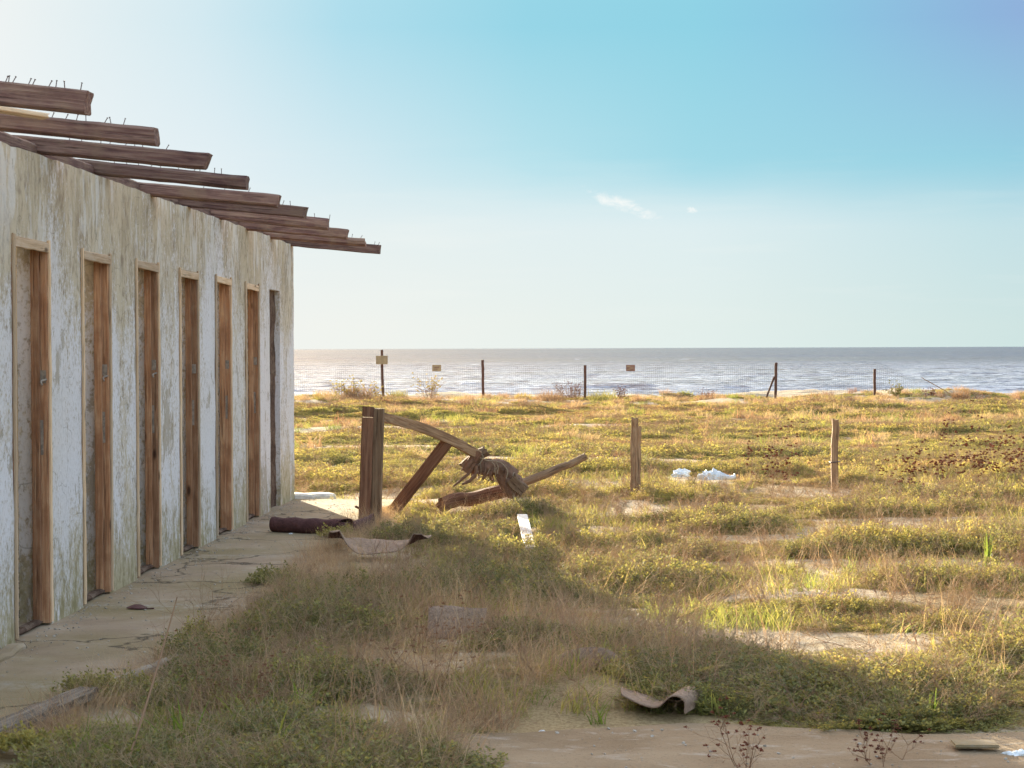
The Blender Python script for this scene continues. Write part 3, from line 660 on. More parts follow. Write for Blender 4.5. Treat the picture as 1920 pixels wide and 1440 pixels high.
o = timber('fallen_log', D(828, 946, 17.5), D(972, 914, 18.0), .13, .14, M['post'], seed=832, jit=.02, round_=True, taper=.9); tag(o, 'dark thick split log lying in dry grass under the rag bundle', 'log')

# white board in the sunlit herbs
a = G(979, 966, .10); b = G(994, 1028, .04)
o = timber('white_board', a, b, .085, .02, M['white_plank'], seed=841, jit=.003, ch=.003); tag(o, 'white painted board lying across green herbs right of the fallen log', 'board')

# ------------------------------------------------------------------ roofing felt
def sheet(name, fn, nu, nv, m, th=.006, label=None, cat='roofing felt', group='scraps of torn roofing felt', parent=None, two=0):
    V = []; Fc = []
    for i in range(nu + 1):
        for j in range(nv + 1): V.append(fn(i / nu, j / nv))
    for i in range(nu):
        for j in range(nv): a = i * (nv + 1) + j; Fc.append((a, a + nv + 1, a + nv + 2, a + 1))
    o = obj(name, V, Fc, m, True); s = o.modifiers.new('thickness', 'SOLIDIFY'); s.thickness = th; s.offset = 0
    if two: o.data.materials.append(M['felt']); s.material_offset = two
    if label: tag(o, label, cat, group)
    if parent: par(o, parent)
    return o
# rolled tube: a spiral sheet
ra_ = G(512, 997); rb_ = G(655, 1003)
def rollfn(u, v, r0=.05, turns=1.6, spread=0.0):
    p = Vector(ra_).lerp(Vector(rb_), u); ax = (Vector(rb_) - Vector(ra_)).normalized(); y = Vector((0, 0, 1)).cross(ax)
    op = sm(.72, 1.0, u) * 1.0
    th = v * turns * 2 * PI * (1 - .35 * op) + 1.2; r = r0 + .012 * v + .03 * op * v + .004 * math.sin(u * 23 + th) + .006 * (fbm(u * 9, th, 3) - .5)
    return p + y * math.cos(th) * r + Vector((0, 0, r0 + .012 + math.sin(th) * r * (1 - .25 * op)))
roll = thing('felt_roll', (ra_.x, ra_.y, 0), 'maroon roll of roofing felt lying across the concrete path at the double post', 'roofing felt', 'scraps of torn roofing felt')
sheet('rolled_part', rollfn, 40, 40, M['felt'], .005, parent=roll)
c0 = G(640, 1003); c1 = G(700, 990)
def crfn(u, v):
    p = Vector(c0).lerp(Vector(c1), u); th = v * PI * 1.25 - .1
    r = .055 + .045 * u + .02 * (fbm(u * 5, v * 4, 7) - .5)
    return p + Vector((.03 * math.sin(v * 7) * (1 - u), -.9 * math.cos(th) * r, .01 + max(-.01, math.sin(th) * r * 1.1)))
sheet('torn_fold', crfn, 22, 22, M['felt'], .006, parent=roll)
# sheet with both ends curling up
s0 = G(700, 1046)
def sadfn(u, v):
    x = (u - .5) * .78; y = v * .42 + .10 * (2 * u - 1) * (1 - v)
    l = sm(.40, 0, u); r = sm(.70, 1, u)
    z = .16 * min(1, 1.35 * l) ** 1.2 * (1 - .9 * v) + .11 * min(1, 1.5 * r) ** 1.3 * (1 - .9 * v) + .012 * math.sin(u * 9 + v * 5) + .01 + .05 * v
    x += .10 * l * (1 - v) * l + (-.05) * r * r * (1 - v)
    z += .03 * (fbm(u * 5, v * 3, 8) - .5); y += .10 * (fbm(u * 6, 0, 3) - .5) * (1 - v)
    return Vector((s0.x + x, s0.y + y, z + .03))
sheet('curled_felt_sheet', sadfn, 40, 20, M['felt_pale'], .007, 'brown felt sheet with both ends curling up in front of the double post', two=1)
# scrap with a curled right end at the edge of the foreground concrete
q0 = G(1165, 1334); q1 = G(1280, 1336)
def sc_fn(u, v):
    # dips from a raised left tip, then humps over into a tube that runs away to the right
    L = (q1 - q0).length
    z = .045 * max(0, 1 - u / .5) ** 1.5 + .052 * math.exp(-((u - .78) / .12) ** 2) - .02 * sm(.9, 1, u)
    x = u * L + .10 * v * u + .035 * math.exp(-((u - .86) / .1) ** 2)
    return Vector((q0.x + x, q0.y - .03 + v * .19 - .08 * u * (1 - v), .03 + z * (1 - .1 * v)))
sheet('curled_felt_scrap', sc_fn, 60, 10, M['felt_pale'], .006, 'small brown felt scrap rolled at its right end on the foreground concrete edge', two=1)
# two upright bits half hidden by dry grass
def arch(cx, cy, w_, h_, dpt, sk=0):
    c = G(cx, cy)
    def fn(u, v): 
        th = PI * u; return Vector((c.x + (u - .5) * w_, c.y + v * dpt + .04 * math.sin(th), -.03 + v * (.03 + math.sin(.25 + th * .85) ** .6 * h_) + .006 * math.sin(u * 9 + v * 7)))
    return fn
sheet('arched_felt_sheet', arch(1105, 1285, .36, .15, .12), 28, 12, M['felt_pale'], .006, 'brown felt sheet with a rounded top standing behind tall dry grass in the foreground')
c = G(855, 1192)
sheet('leaning_felt_board', lambda u, v: Vector((c.x - .155 + .31 * u, c.y + .14 * v + .02 * math.sin(u * 4) * v, -.02 + .15 * v + .006 * math.sin(u * 6))), 16, 10, M['felt_pale'], .006, 'square felt board leaning back in the shaded straw below the curled sheet')
c = G(262, 1142)
sheet('felt_shard', lambda u, v: Vector((c.x - .075 + .16 * u, c.y + (v - .5) * .09 * math.sin(PI * min(1, .08 + u * .95)), .008 + .014 * math.sin(u * 5) * v)), 14, 6, M['felt'], .004, 'small leaf shaped felt shard lying flat on the concrete path')
# plank edging and stones bottom left
a = G(-60, 1392, .03); b = G(165, 1299, .03)
o = timber('edging_plank', a, b, .10, .05, M['grey_plank'], seed=851, jit=.006, ch=.01); tag(o, 'grey weathered plank lying along the path edge at the lower left', 'plank')
a = G(170, 1296, .02); b = G(335, 1234, .02)
o = timber('edging_strip', a, b, .04, .04, M['stone'], seed=852, jit=.006, ch=.008); tag(o, 'thin pale concrete edging strip half buried by herbs along the path', 'edging')
o = timber('door_sill_stone', G(-40, 1256), G(36, 1214), .09, .05, M['slab'], seed=853, jit=.01, ch=.015); tag(o, 'pale stone sill at the wall foot on the left edge', 'sill')
o = box('concrete_chunk', G(1818, 1402) + Vector((-.06, -.02, 0)), G(1868, 1396) + Vector((0, .03, .014)), M['slab'], .006); tag(o, 'small flat grey chunk lying on the concrete at the lower right', 'concrete chunk')
a = G(548, 935); b = G(612, 932)
o = timber('bright_kerb_stone', a + Vector((-.05, .1, .0)), b + Vector((.05, .1, .0)), .22, .08, M['white_plank'], seed=855, jit=.008, ch=.02); tag(o, 'sunlit white slab just past the end corner of the cabins', 'slab')

# litter
def crumple(name, c, sx, sy, sz, seed, label, cat='plastic bag', m='plastic', group=None):
    bm = bmesh.new(); bmesh.ops.create_icosphere(bm, subdivisions=4, radius=1)
    for v in bm.verts:
        n = v.co.normalized(); e = 1 + .80 * (fbm(n.x * 3 + seed, n.y * 3 + n.z * 2, seed) - .5) + .75 * (fbm(n.x * 7 + seed, n.z * 8 + n.y * 5, seed + 3) - .5)
        v.co = Vector((n.x * sx * e, n.y * sy * e, max(-.1 * sz, n.z * sz * e)))
    me = bpy.data.meshes.new(name); bm.to_mesh(me); bm.free(); me.materials.append(M[m])
    o = bpy.data.objects.new(name, me); COL.objects.link(o); o.location = c; return tag(o, label, cat, group)
def bag(px, py, sx, sz, seed, label, dz=0.0):
    p = G(px, py); return crumple('plastic_bag', (p.x, p.y, gz(p.x, p.y) + dz), sx, .08, sz, seed, label, group='white plastic bags in the field')
bag(1276, 905, .095, .075, 3, 'small crumpled white plastic bag, the left of two between the field posts', .06)
ba = bag(1330, 908, .105, .085, 5, 'larger white plastic bag trailing off to the right between the field posts', .06)
pp = G(1352, 908); o = tube('bag_tail', [(ba.location.x + .02, ba.location.y, ba.location.z + .06), (pp.x, pp.y, ba.location.z + .03), (pp.x + .10, pp.y, ba.location.z + .015), (pp.x + .16, pp.y, ba.location.z + .03)], [.06, .04, .022, .03], M['plastic'], 12, .5, 8); par(o, ba)
o.matrix_parent_inverse = Matrix.Translation(ba.location).inverted()
for i, (px, py, s_, lb) in enumerate([(1016, 1357, .012, 'tiny white crumb on the concrete left of the curled scrap'), (636, 767, .08, 'pale scrap of litter on the dune slope left of the double post'), (1200, 754, .09, 'pale scrap of litter in the dune sand under the reddish notice'), (545, 1002, .014, 'white chip on the path in front of the felt roll'), (1908, 1408, .05, 'torn white packaging on the concrete at the right edge'), (636, 973, .03, 'pale wood chip lying between felt roll and double post')]):
    p = G(px, py); crumple('litter_scrap', (p.x, p.y, max(gz(p.x, p.y), 0 if p.y < 16 and p.x < -1.9 else -9) + s_ * .3), s_, s_ * .6, s_ * .45, 20 + i, lb, 'litter')

# ------------------------------------------------------------------ vegetation prototypes
def quads_from(cent, dirs, side, L, W):
    # leaf = folded rhombus: base, left, tip, right
    b = cent; tip = cent + dirs * L[:, None]; mid = cent + dirs * (L * .5)[:, None]
    l = mid + side * (W * .5)[:, None]; r = mid - side * (W * .5)[:, None]
    V = np.stack([b, r, tip, l], 1).reshape(-1, 3); n = len(cent); return V, np.arange(n * 4).reshape(n, 4)
def unit(v): return v / np.maximum(np.linalg.norm(v, axis=-1, keepdims=True), 1e-9)
def leafy(rg, rad, hgt, nst, lps, ll, lw, flat_=.5):
    C = []; Dv = []; LL = []
    for s in range(nst):
        a = rg.random() * 2 * PI; rr = rad * math.sqrt(rg.random()); top = np.array([math.cos(a) * rr, math.sin(a) * rr, hgt * (1 - .75 * (rr / rad) ** 2) * (.6 + .5 * rg.random())])
        base = np.array([math.cos(a) * rr * .55, math.sin(a) * rr * .55, 0.])
        for k in range(lps):
            f = .35 + .65 * (k + rg.random()) / lps; p = base + (top - base) * f
            th = k * 2.4 + rg.random(); el_ = .15 + .9 * f * rg.random()
            d = np.array([math.cos(th) * math.cos(el_), math.sin(th) * math.cos(el_), math.sin(el_)]); C.append(p); Dv.append(d); LL.append(ll * (.7 + .6 * rg.random()))
    C = np.array(C); Dv = unit(np.array(Dv)); LL = np.array(LL)
    side = unit(np.cross(Dv, np.array([0, 0, 1.]) + .5 * rg.normal(size=Dv.shape)))
    return quads_from(C, Dv, side, LL, LL * lw / ll)
def blades(rg, n, rad, h0, h1, wd, lean=.35, seg=4, droop=.4, flop=None):
    V = []; Fq = []
    for i in range(n):
        a = rg.random() * 2 * PI; r0 = rad * math.sqrt(rg.random()); b = np.array([math.cos(a) * r0, math.sin(a) * r0, -.01]); h = h0 + (h1 - h0) * rg.random()
        o_ = rg.random() * 2 * PI; ln = lean * (.2 + rg.random()); dh = np.array([math.cos(o_), math.sin(o_), 0])
        if flop is not None: dh = unit(dh * .7 + np.array(flop)); ln = lean * (.6 + .6 * rg.random())
        sd_ = rg.random() * PI; side = np.array([math.cos(sd_), math.sin(sd_), 0]) * wd * .5 * (.7 + .6 * rg.random())
        n0 = len(V)
        for k in range(seg + 1):
            f = k / seg; p = b + dh * h * ln * f ** 1.5 + np.array([0, 0, 1]) * h * f * (1 - droop * ln * f); wv_ = side * (1 - f ** 1.6 * .92)
            V += [p - wv_, p + wv_]
        for k in range(seg): Fq.append((n0 + 2 * k, n0 + 2 * k + 1, n0 + 2 * k + 3, n0 + 2 * k + 2))
    return np.array(V), np.array(Fq)
def twigs(rg, n, rad, h, wd, heads=None):
    V = []; Fq = []
    def seg_(p, q, w0, w1):
        d = unit(q - p); s = unit(np.cross(d, [0.3, .2, 1.])) ; n0 = len(V)
        s2 = np.cross(d, s)
        for j in range(3):
            a = j * 2 * PI / 3; V.append(p + (s * math.cos(a) + s2 * math.sin(a)) * w0)
        for j in range(3):
            a = j * 2 * PI / 3; V.append(q + (s * math.cos(a) + s2 * math.sin(a)) * w1)
        for j in range(3): Fq.append((n0 + j, n0 + (j + 1) % 3, n0 + 3 + (j + 1) % 3, n0 + 3 + j))
    def grow(p, d, L, w0, dep):
        q = p
        for k in range(3):
            d = unit(d + rg.normal(size=3) * .16 + np.array([0, 0, .05])); q2 = q + d * L / 3; seg_(q, q2, w0 * (1 - k * .2), w0 * (.8 - k * .2)); q = q2
            if dep > 0:
                for _ in range(1 + (rg.random() < .5)): grow(q, unit(d + rg.normal(size=3) * .6), L * (.45 + .2 * rg.random()), w0 * .55, dep - 1)
        if heads is not None: heads.append(q)
    for i in range(n):
        a = rg.random() * 2 * PI; grow(np.array([math.cos(a), math.sin(a), 0]) * rad * rg.random(), unit(np.array([math.cos(a) * .5, math.sin(a) * .5, 1.])), h * (.7 + .5 * rg.random()), wd, 2)
    return np.array(V), np.array(Fq)
def merge(parts):
    V = []; Fq = []; n = 0
    for v, f in parts: V.append(v); Fq.append(f + n); n += len(v)
    return np.concatenate(V), np.concatenate(Fq)
def proto(name, parts, mats, coll):
    V, Fq = merge(parts); o = npmesh(name, V, Fq, None, False, False)
    for m in mats: o.data.materials.append(M[m])
    if len(mats) > 1:
        idx = np.concatenate([np.full(len(f), i, np.int32) for i, (v, f) in enumerate(parts)]); o.data.polygons.foreach_set('material_index', idx)
    coll.objects.link(o); return o
def scatter(name, pts, rotz, tilt, scl, tint, coll, kindname=None):
    n = len(pts); me = bpy.data.meshes.new(name); me.vertices.add(n); me.vertices.foreach_set('co', np.asarray(pts, np.float32).ravel())
    rot = np.stack([tilt[:, 0], tilt[:, 1], rotz], 1).astype(np.float32)
    me.attributes.new('rot', 'FLOAT_VECTOR', 'POINT').data.foreach_set('vector', rot.ravel())
    me.attributes.new('scl', 'FLOAT_VECTOR', 'POINT').data.foreach_set('vector', np.asarray(scl, np.float32).ravel())
    me.attributes.new('tint', 'FLOAT', 'POINT').data.foreach_set('value', np.asarray(tint, np.float32))
    me.attributes.new('pick', 'INT', 'POINT').data.foreach_set('value', rng.integers(0, 1000, n).astype(np.int32)); me.update()
    o = bpy.data.objects.new(name, me); COL.objects.link(o); tag(o, kind='stuff')
    ng = bpy.data.node_groups.new(name + '_scatter', 'GeometryNodeTree')
    ng.interface.new_socket('Geometry', in_out='INPUT', socket_type='NodeSocketGeometry'); ng.interface.new_socket('Geometry', in_out='OUTPUT', socket_type='NodeSocketGeometry')
    gi = ng.nodes.new('NodeGroupInput'); go = ng.nodes.new('NodeGroupOutput')
    ci = ng.nodes.new('GeometryNodeCollectionInfo'); ci.inputs['Collection'].default_value = coll; ci.inputs['Separate Children'].default_value = True; ci.inputs['Reset Children'].default_value = True
    ip = ng.nodes.new('GeometryNodeInstanceOnPoints'); ip.inputs['Pick Instance'].default_value = True
    def attr(nm, dt):
        a = ng.nodes.new('GeometryNodeInputNamedAttribute'); a.data_type = dt; a.inputs['Name'].default_value = nm; return next(s for s in a.outputs if s.enabled and s.name == 'Attribute')
    ng.links.new(gi.outputs[0], ip.inputs['Points']); ng.links.new(ci.outputs[0], ip.inputs['Instance'])
    ng.links.new(attr('pick', 'INT'), ip.inputs['Instance Index']); ng.links.new(attr('rot', 'FLOAT_VECTOR'), ip.inputs['Rotation']); ng.links.new(attr('scl', 'FLOAT_VECTOR'), ip.inputs['Scale'])
    ng.links.new(ip.outputs[0], go.inputs[0])
    md = o.modifiers.new('scatter', 'NODES'); md.node_group = ng; return o

rg = np.random.default_rng(5)
cL = bpy.data.collections.new('herb_sources'); cG = bpy.data.collections.new('grass_sources'); cS = bpy.data.collections.new('straw_sources'); cF = bpy.data.collections.new('far_herb_sources'); cT = bpy.data.collections.new('tuft_sources'); cW = bpy.data.collections.new('litter_sources')
for i in range(6): proto('herb_source', [leafy(rg, .13, .045 + .012 * i, 84, 9, .0125, .0060), twigs(rg, 3, .05, .05 + .01 * i, .0012)], ['leaf', 'straw'], cL)
for i in range(5): proto('grass_source', [blades(rg, 22, .07, .05, .14, .0050, .8)], ['grass'], cG)
for i in range(3): proto('straw_source', [blades(rg, 16, .08, .12, .36, .0022, .55, 5)], ['straw'], cS)
for i in range(3): proto('straw_source', [blades(rg, 22, .10, .12, .30, .0022, 1.2, 5, .6, (.8, -.3, 0))], ['straw'], cS)
for i in range(5): proto('far_herb_source', [leafy(rg, .20, .045 + .011 * i, 110, 8, .020, .011), twigs(rg, 4, .10, .08, .0022)], ['leaf', 'straw'], cF)
for i in range(4): proto('tuft_source', [blades(rg, 90, .18, .14, .34, .008, .8, 4)], ['straw' if i % 4 else 'grass'], cT)
for i in range(4): proto('litter_source', [twigs(rg, 5, .06, .10, .0016)], ['straw'], cW)

# densities on the land ------------------------------------------------
def slabmask(x, y):
    hard = np.zeros(len(x), bool)
    for (px, py, sx, sy) in [(1180, 1350, .38, .20), (985, 1005, .075, .9), (700, 1055, .36, .22), (1275, 905, .11, .30), (1335, 905, .22, .3), (895, 938, .25, .25), (1105, 1310, .18, .05), (855, 1210, .15, .05)]:
        g = G(px, py); hard |= (np.abs(x - g.x) < sx) & (np.abs(y - g.y) < sy)              # 0 on concrete, 1 on soil
    ex = np.interp(y, [2, 7.6, 8.3, 9.0, 9.6, 12, 15, 19.05], [-2.08, -2.08, -1.96, -1.88, -1.82, -1.82, -1.82, -1.66])
    onpath = (x < ex + .10 + .55 * (fbm(x * 1.5, y * 1.7, 77) - .5)) & (y < 19.12)
    pad = (x > -.45 + .5 * (fbm(y * 3, x * 3, 71) - .5)) & (y < 7.72 + 1.1 * (fbm(x * 1.3, y * 2.2, 70, 5) - .5))
    bldm = (x < -2.7) & (y < WEND + .1)
    return ~(onpath | pad | bldm | hard)
def sample(n, y0, y1, powr=1.0, mx=1.35):
    y = y0 + (y1 - y0) * rng.random(n) ** powr
    x = (-.305 - .05 + (.61 - .0) * rng.random(n)) * y * 1.0
    x = (rng.random(n) * (.228 + .305 + .26) - .305 - .05) * y
    return x, y
def blobs(x, y, L):
    r = np.zeros_like(x)
    for (px, py, sx, sy, a) in L:
        g = G(px, py); r = np.maximum(r, a * np.exp(-((x - g.x) / sx) ** 2 - ((y - g.y) / sy) ** 2))
    return r
bush = lambda x, y: fbm(x / .95 + 1.7, y / .62 + .4, 101, 3)
# sandy clearings seen in the photo
clearl = [(1276, 912, .15, .6, 1), (1335, 912, .25, .7, 1), (985, 1010, .11, 1.1, 1), (900, 950, .5, .7, 1), (700, 1060, .42, .45, 1), (1105, 1300, .26, .35, 1), (855, 1205, .22, .25, 1), (1165, 1345, .6, .22, 1), (1040, 1350, .3, .2, 1), (1189, 945, .2, .7, .8), (1565, 925, .2, .7, .8), (640, 880, .25, .9, .8), (700, 1000, .1, .4, .8)]
sandy = [(1150, 962, .30, .5, 1), (1340, 962, .5, .45, 1), (1810, 960, .55, .35, 1), (1560, 945, .35, .4, .9), (1500, 1075, .5, .25, .8), (1700, 1060, .4, .2, .9), (1530, 1010, .3, .2, .8), (1880, 1060, .3, .2, .8), (1620, 875, .8, .6, .6), (760, 925, .5, .7, .7)]
dryb = [(690, 1090, .28, .9, 1), (760, 1150, .35, .7, 1), (860, 1190, .3, .5, .9), (1080, 1290, .30, .35, 1.0), (1200, 1250, .40, .4, 1), (860, 1290, .35, .3, .8), (1050, 1200, .4, .5, .8), (1000, 1180, .35, .6, .7), (870, 1400, .28, .35, 1), (960, 1340, .28, .3, .9), (460, 1290, .12, .3, .5), (900, 950, .5, .9, .9), (1240, 1290, .2, .3, .7), (700, 1250, .3, .3, .8), (1320, 905, .9, 1.0, .7), (1250, 1230, .3, .5, .8)]
# leafy herbs, near
x, y = sample(52000, 6.3, 25, .75); m = slabmask(x, y); x, y = x[m], y[m]
b = bush(x, y) - .34 * blobs(x, y, sandy) - .40 * blobs(x, y, clearl) - .03 - .10 * blobs(x, y, dryb) + .02 * sm(9.5, 8.0, y) + .07 * sm(14, 11, y) + .03 * sm(0, -1.2, x)
keep = b > .355 + .10 * rng.random(len(x)); x, y, b = x[keep], y[keep], b[keep]
k_ = sm(.44, .68, b); s_ = .45 + .85 * k_ + .30 * rng.random(len(x)); s_ = s_ * (1 + .35 * (rng.random(len(x)) ** 3))
tn = np.clip(.30 + .95 * (fbm(x / 1.1, y / .8, 55) - .5) + .16 * rng.normal(size=len(x)) + .26 * sm(10, 22, y) + .10 * sm(-.5, 1.5, x) - .16 * k_, 0, 1)
pz = H(x, y); S3 = np.stack([s_, s_, s_ * (.45 + .85 * k_ * rng.random(len(x))) * (1 - .25 * sm(10, 8, y))], 1)
n = len(x); scatter('herb_ground_cover', np.stack([x, y, pz - .01], 1), rng.random(n) * 6.3, rng.normal(size=(n, 2)) * .15, S3, tn, cL); print('herbs', n)
# green grass through it
x, y = sample(11500, 6.3, 24, .8); m = slabmask(x, y) & (fbm(x / .8, y / .8, 131) + .12 * sm(12, 7, y) > .56); x, y = x[m], y[m]; n = len(x)
s_ = .5 + .8 * rng.random(n); scatter('fine_green_grass', np.stack([x, y, H(x, y)], 1), rng.random(n) * 6.3, rng.normal(size=(n, 2)) * .15, np.stack([s_] * 3, 1), np.clip(.45 + .25 * rng.normal(size=n) + .3 * sm(10, 20, y), 0, 1), cG); print('grass', n)
# dry straw in drifts
x, y = sample(60000, 6.3, 25, .8); m = slabmask(x, y); x, y = x[m], y[m]
d = np.maximum(blobs(x, y, dryb), .0) - .3 * blobs(x, y, clearl[:3] + clearl[5:8]) + .02 + .16 * sm(.56, .68, fbm(x / .8, y / .6, 151))
m = rng.random(len(x)) < d * .60 * np.where(y < 14, .8, .35); x, y = x[m], y[m]; n = len(x)
s_ = (.5 + .8 * rng.random(n)) * (1 - .45 * sm(13, 19, y)); scatter('dry_straw_grass', np.stack([x, y, H(x, y)], 1), rng.normal(size=n) * .5 + np.where(y < 9, -.3, 0), rng.normal(size=(n, 2)) * .2, np.stack([s_] * 3, 1), np.clip(.4 + .3 * rng.normal(size=n), 0, 1), cS); print('straw', n)
# litter of twigs
x, y = sample(3500, 6.3, 22, .8); m = slabmask(x, y); x, y = x[m], y[m]; n = len(x)
scatter('twig_litter', np.stack([x, y, H(x, y)], 1), rng.random(n) * 6.3, rng.normal(size=(n, 2)) * .7, np.stack([.7 + .9 * rng.random(n)] * 3, 1), np.clip(.3 + .3 * rng.normal(size=n), 0, 1), cW)
# far herbs
x, y = sample(56000, 22, 63, .72); b = fbm(x / 3.2 + 4, y / 1.7, 201, 4) - .20 * sm(46, 56, y) + .02 - .3 * blobs(x, y, clearl); m = (b > .36 + .12 * rng.random(len(x))); x, y, b = x[m], y[m], b[m]; n = len(x)
k_ = sm(.42, .7, b); s_ = (.55 + .6 * k_ + .3 * rng.random(n)) * (1 + .35 * sm(25, 55, y))
tn = np.clip(.53 + 1.0 * (fbm(x / 2.6, y / 1.3, 255, 3) - .5) + .14 * rng.normal(size=n) - .1 * sm(45, 22, y) * rng.random(n) , 0, 1)
scatter('distant_herb_cover', np.stack([x, y, H(x, y) - .01], 1), rng.random(n) * 6.3, rng.normal(size=(n, 2)) * .1, np.stack([s_, s_, s_ * (.7 + .4 * k_)], 1), tn, cF); print('far', n)
x, y = sample(8500, 24, 63, .62); m = fbm(x / 3 + 8, y / 1.9, 301, 3) > .50; x, y = x[m], y[m]; n = len(x)
s_ = .35 + .6 * rng.random(n) ** 2; scatter('dune_grass', np.stack([x, y, H(x, y)], 1), rng.random(n) * 6.3, rng.normal(size=(n, 2)) * .1, np.stack([s_ * 1.3, s_ * 1.3, s_], 1), np.clip(.5 + .3 * rng.normal(size=n), 0, 1), cT); print('tufts', n)

# ------------------------------------------------------------------ plants one can point at
def plant(name, px, py, parts, label, cat, group=None, z=None, yy_=None, rz=0):
    p = G(px, py) if yy_ is None else D(px, py, yy_)
    zz = (gz(p.x, p.y) if not (p.x < -1.95 and p.y < 19) else 0) if z is None else z
    r = thing(name, (p.x, p.y, zz), label, cat, group); r.rotation_euler = (0, 0, rz)
    for nm, (V, Fq), m in parts:
        o = npmesh(nm, V, Fq, M[m]); o.parent = r
    return r
# herb mats spilling on to the path
def mat_of(rg, w_, d_, n, h=.09, ll=.02):
    P_ = []
    for i in range(n):
        v, f = leafy(rg, .09, h * (.6 + .8 * rg.random()), 22, 8, ll, ll * .48); a = rg.random() * 2 * PI; q = math.sqrt(rg.random())
        P_.append((v + np.array([math.cos(a) * w_ / 2 * q, math.sin(a) * d_ / 2 * q, 0]), f))
    return merge(P_)
plant('creeping_herb', 505, 1092, [('foliage', mat_of(rg, .42, .45, 26), 'leaf1')], 'dark green creeping herb mat spreading on to the path below the felt roll', 'plant')
plant('creeping_herb', 635, 1008, [('foliage', mat_of(rg, .26, .25, 12), 'leaf1')], 'low green herb growing over the right end of the felt roll', 'plant')
plant('creeping_herb', 368, 1200, [('foliage', mat_of(rg, .10, .12, 7, .12, .016), 'leaf1'), ('stems', twigs(rg, 8, .03, .28, .0016), 'straw1')], 'small dark weed with bare reddish twigs on the path edge', 'plant')
plant('creeping_herb', 400, 1240, [('foliage', mat_of(rg, .45, .4, 34, .16), 'leaf1')], 'bushy green herb mound at the path edge behind the leaning dry stalk', 'plant')
plant('creeping_herb', 210, 1300, [('foliage', mat_of(rg, .40, .3, 22, .09), 'leaf1')], 'low herb mat covering the middle of the edging plank', 'plant')
plant('creeping_herb', 560, 1150, [('foliage', mat_of(rg, .42, .5, 26, .11), 'leaf1')], 'fresh green herb mound on the path edge right of the felt shard', 'plant')
plant('creeping_herb', 60, 1400, [('foliage', mat_of(rg, .3, .2, 16, .07), 'leaf1')], 'herb mat beside the near end of the edging plank', 'plant')
# flower tuft
V1 = blades(rg, 150, .08, .10, .21, .010, .9, 4); r = plant('flowering_tuft', 640, 868, [('foliage', V1, 'grass1')], 'round green tuft with two yellow flowers out in the field left of the double post', 'plant')
r.scale = (1.25, 1.25, .8)
for dx in (-.02, .03):
    o = npmesh('flower', *leafy(rg, .02, .02, 4, 6, .02, .012), M['yellow']); o.parent = r; o.location = (dx, -.02, .2)
# fresh broad grass in the near left corner
gt = [(150, 1425, 1.0, 'broad bladed grass tuft nearest the lower left corner'), (240, 1440, .9, 'broad bladed grass tuft second from the left along the bottom'), (345, 1400, 1.15, 'tall broad bladed grass tuft leaning right by the dry stalk foot'), (480, 1375, 1.0, 'broad bladed grass tuft in front of the bushy herb mound'), (560, 1330, .8, 'short bright grass tuft amid seed stems'), (520, 1435, 1.0, 'grass tuft with one blade bending right at the bottom'), (1120, 1345, .6, 'little grass tuft just left of the curled scrap on the foreground concrete'), (1740, 1345, .8, 'bright grass tuft in sun at the lower right'), (1680, 1335, .6, 'small yellowish grass tuft left of the bright sunlit tuft')]
for i, (px, py, s_, lb) in enumerate(gt):
    r = plant('grass_tuft', px, py, [('blades', blades(rg, 16, .05, .12, .27, .011, .75, 6, .45), 'grass1')], lb, 'grass', 'broad bladed grass tufts in the foreground', rz=rg.random() * 6); r.scale = (s_,) * 3
r = plant('spiky_plant', 1850, 1075, [('blades', blades(rg, 14, .02, .16, .34, .012, .25, 4, .1), 'grass1')], 'upright yellow green spear leaved plant near the right edge', 'plant')
# leaning dry stalk and others
a = G(235, 1440, .02); 
o = tube('dry_stalk', [a, D(262, 1360, a.y + .15), D(300, 1235, a.y + .5), D(332, 1120, a.y + .8)], [.006, .005, .004, .002], M['straw1'], 6); tag(o, 'tall dry stalk leaning right over the path edge at the lower left', 'stalk')
for i, (px, py, lb, h, nn) in enumerate([(430, 1345, 'cluster of pale seed headed stems before the bushy herb mound', .22, 9), (1400, 1432, 'dead red brown weed standing on the foreground concrete', .14, 5), (1660, 1425, 'sparse dead weed on the foreground concrete at the right', .12, 5), (800, 1300, 'dry branched weed in the shaded straw', .22, 5), (905, 1265, 'brown forked dead stem in the shaded grass', .2, 4)]):
    hd = []; tw = twigs(rg, nn, .08, h, .0020, hd); hv = []
    for q in hd[::3]: v, f = leafy(rg, .006, .008, 3, 4, .009, .006); hv.append((v + q, f))
    plant('dead_weed', px, py, [('stems', tw, 'straw1'), ('seed_heads', merge(hv), 'thistle' if i in (1, 2) else 'straw1')], lb, 'plant', 'dead branching weeds')
# thistles on the right
th = [(1400, 905, .40, 'lone dead thistle left of the leaning field post'), (1440, 925, .3, 'short dead thistle at the foot of the leaning field post'), (1655, 925, .28, 'small dead thistle, first one right of the leaning field post'), (1735, 915, .34, 'dead thistle with two bare stems right of the leaning field post'), (1790, 905, .42, 'tall dead thistle with a crowded red brown crown near the right edge'), (1835, 915, .45, 'widest dead thistle with many red brown heads near the right edge'), (1880, 910, .55, 'tallest dead thistle reaching up at the right edge'), (1915, 915, .45, 'dead thistle cut off by the right edge')]
for i, (px, py, h, lb) in enumerate(th):
    hd = []; tw = twigs(rg, 3 if i in (0, 1, 2) else 5, .22, h * .95, .0032, hd); hv = []
    for q in hd:
        if rg.random() < .38:
            for _ in range(2): v, f = leafy(rg, .010, .018, 6, 4, .014, .010); hv.append((v + q + rg.normal(size=3) * .018, f))
    plant('dead_thistle', px, py, [('stems', tw, 'straw1'), ('seed_heads', merge(hv), 'thistle')], lb, 'plant', 'dead thistles on the right')
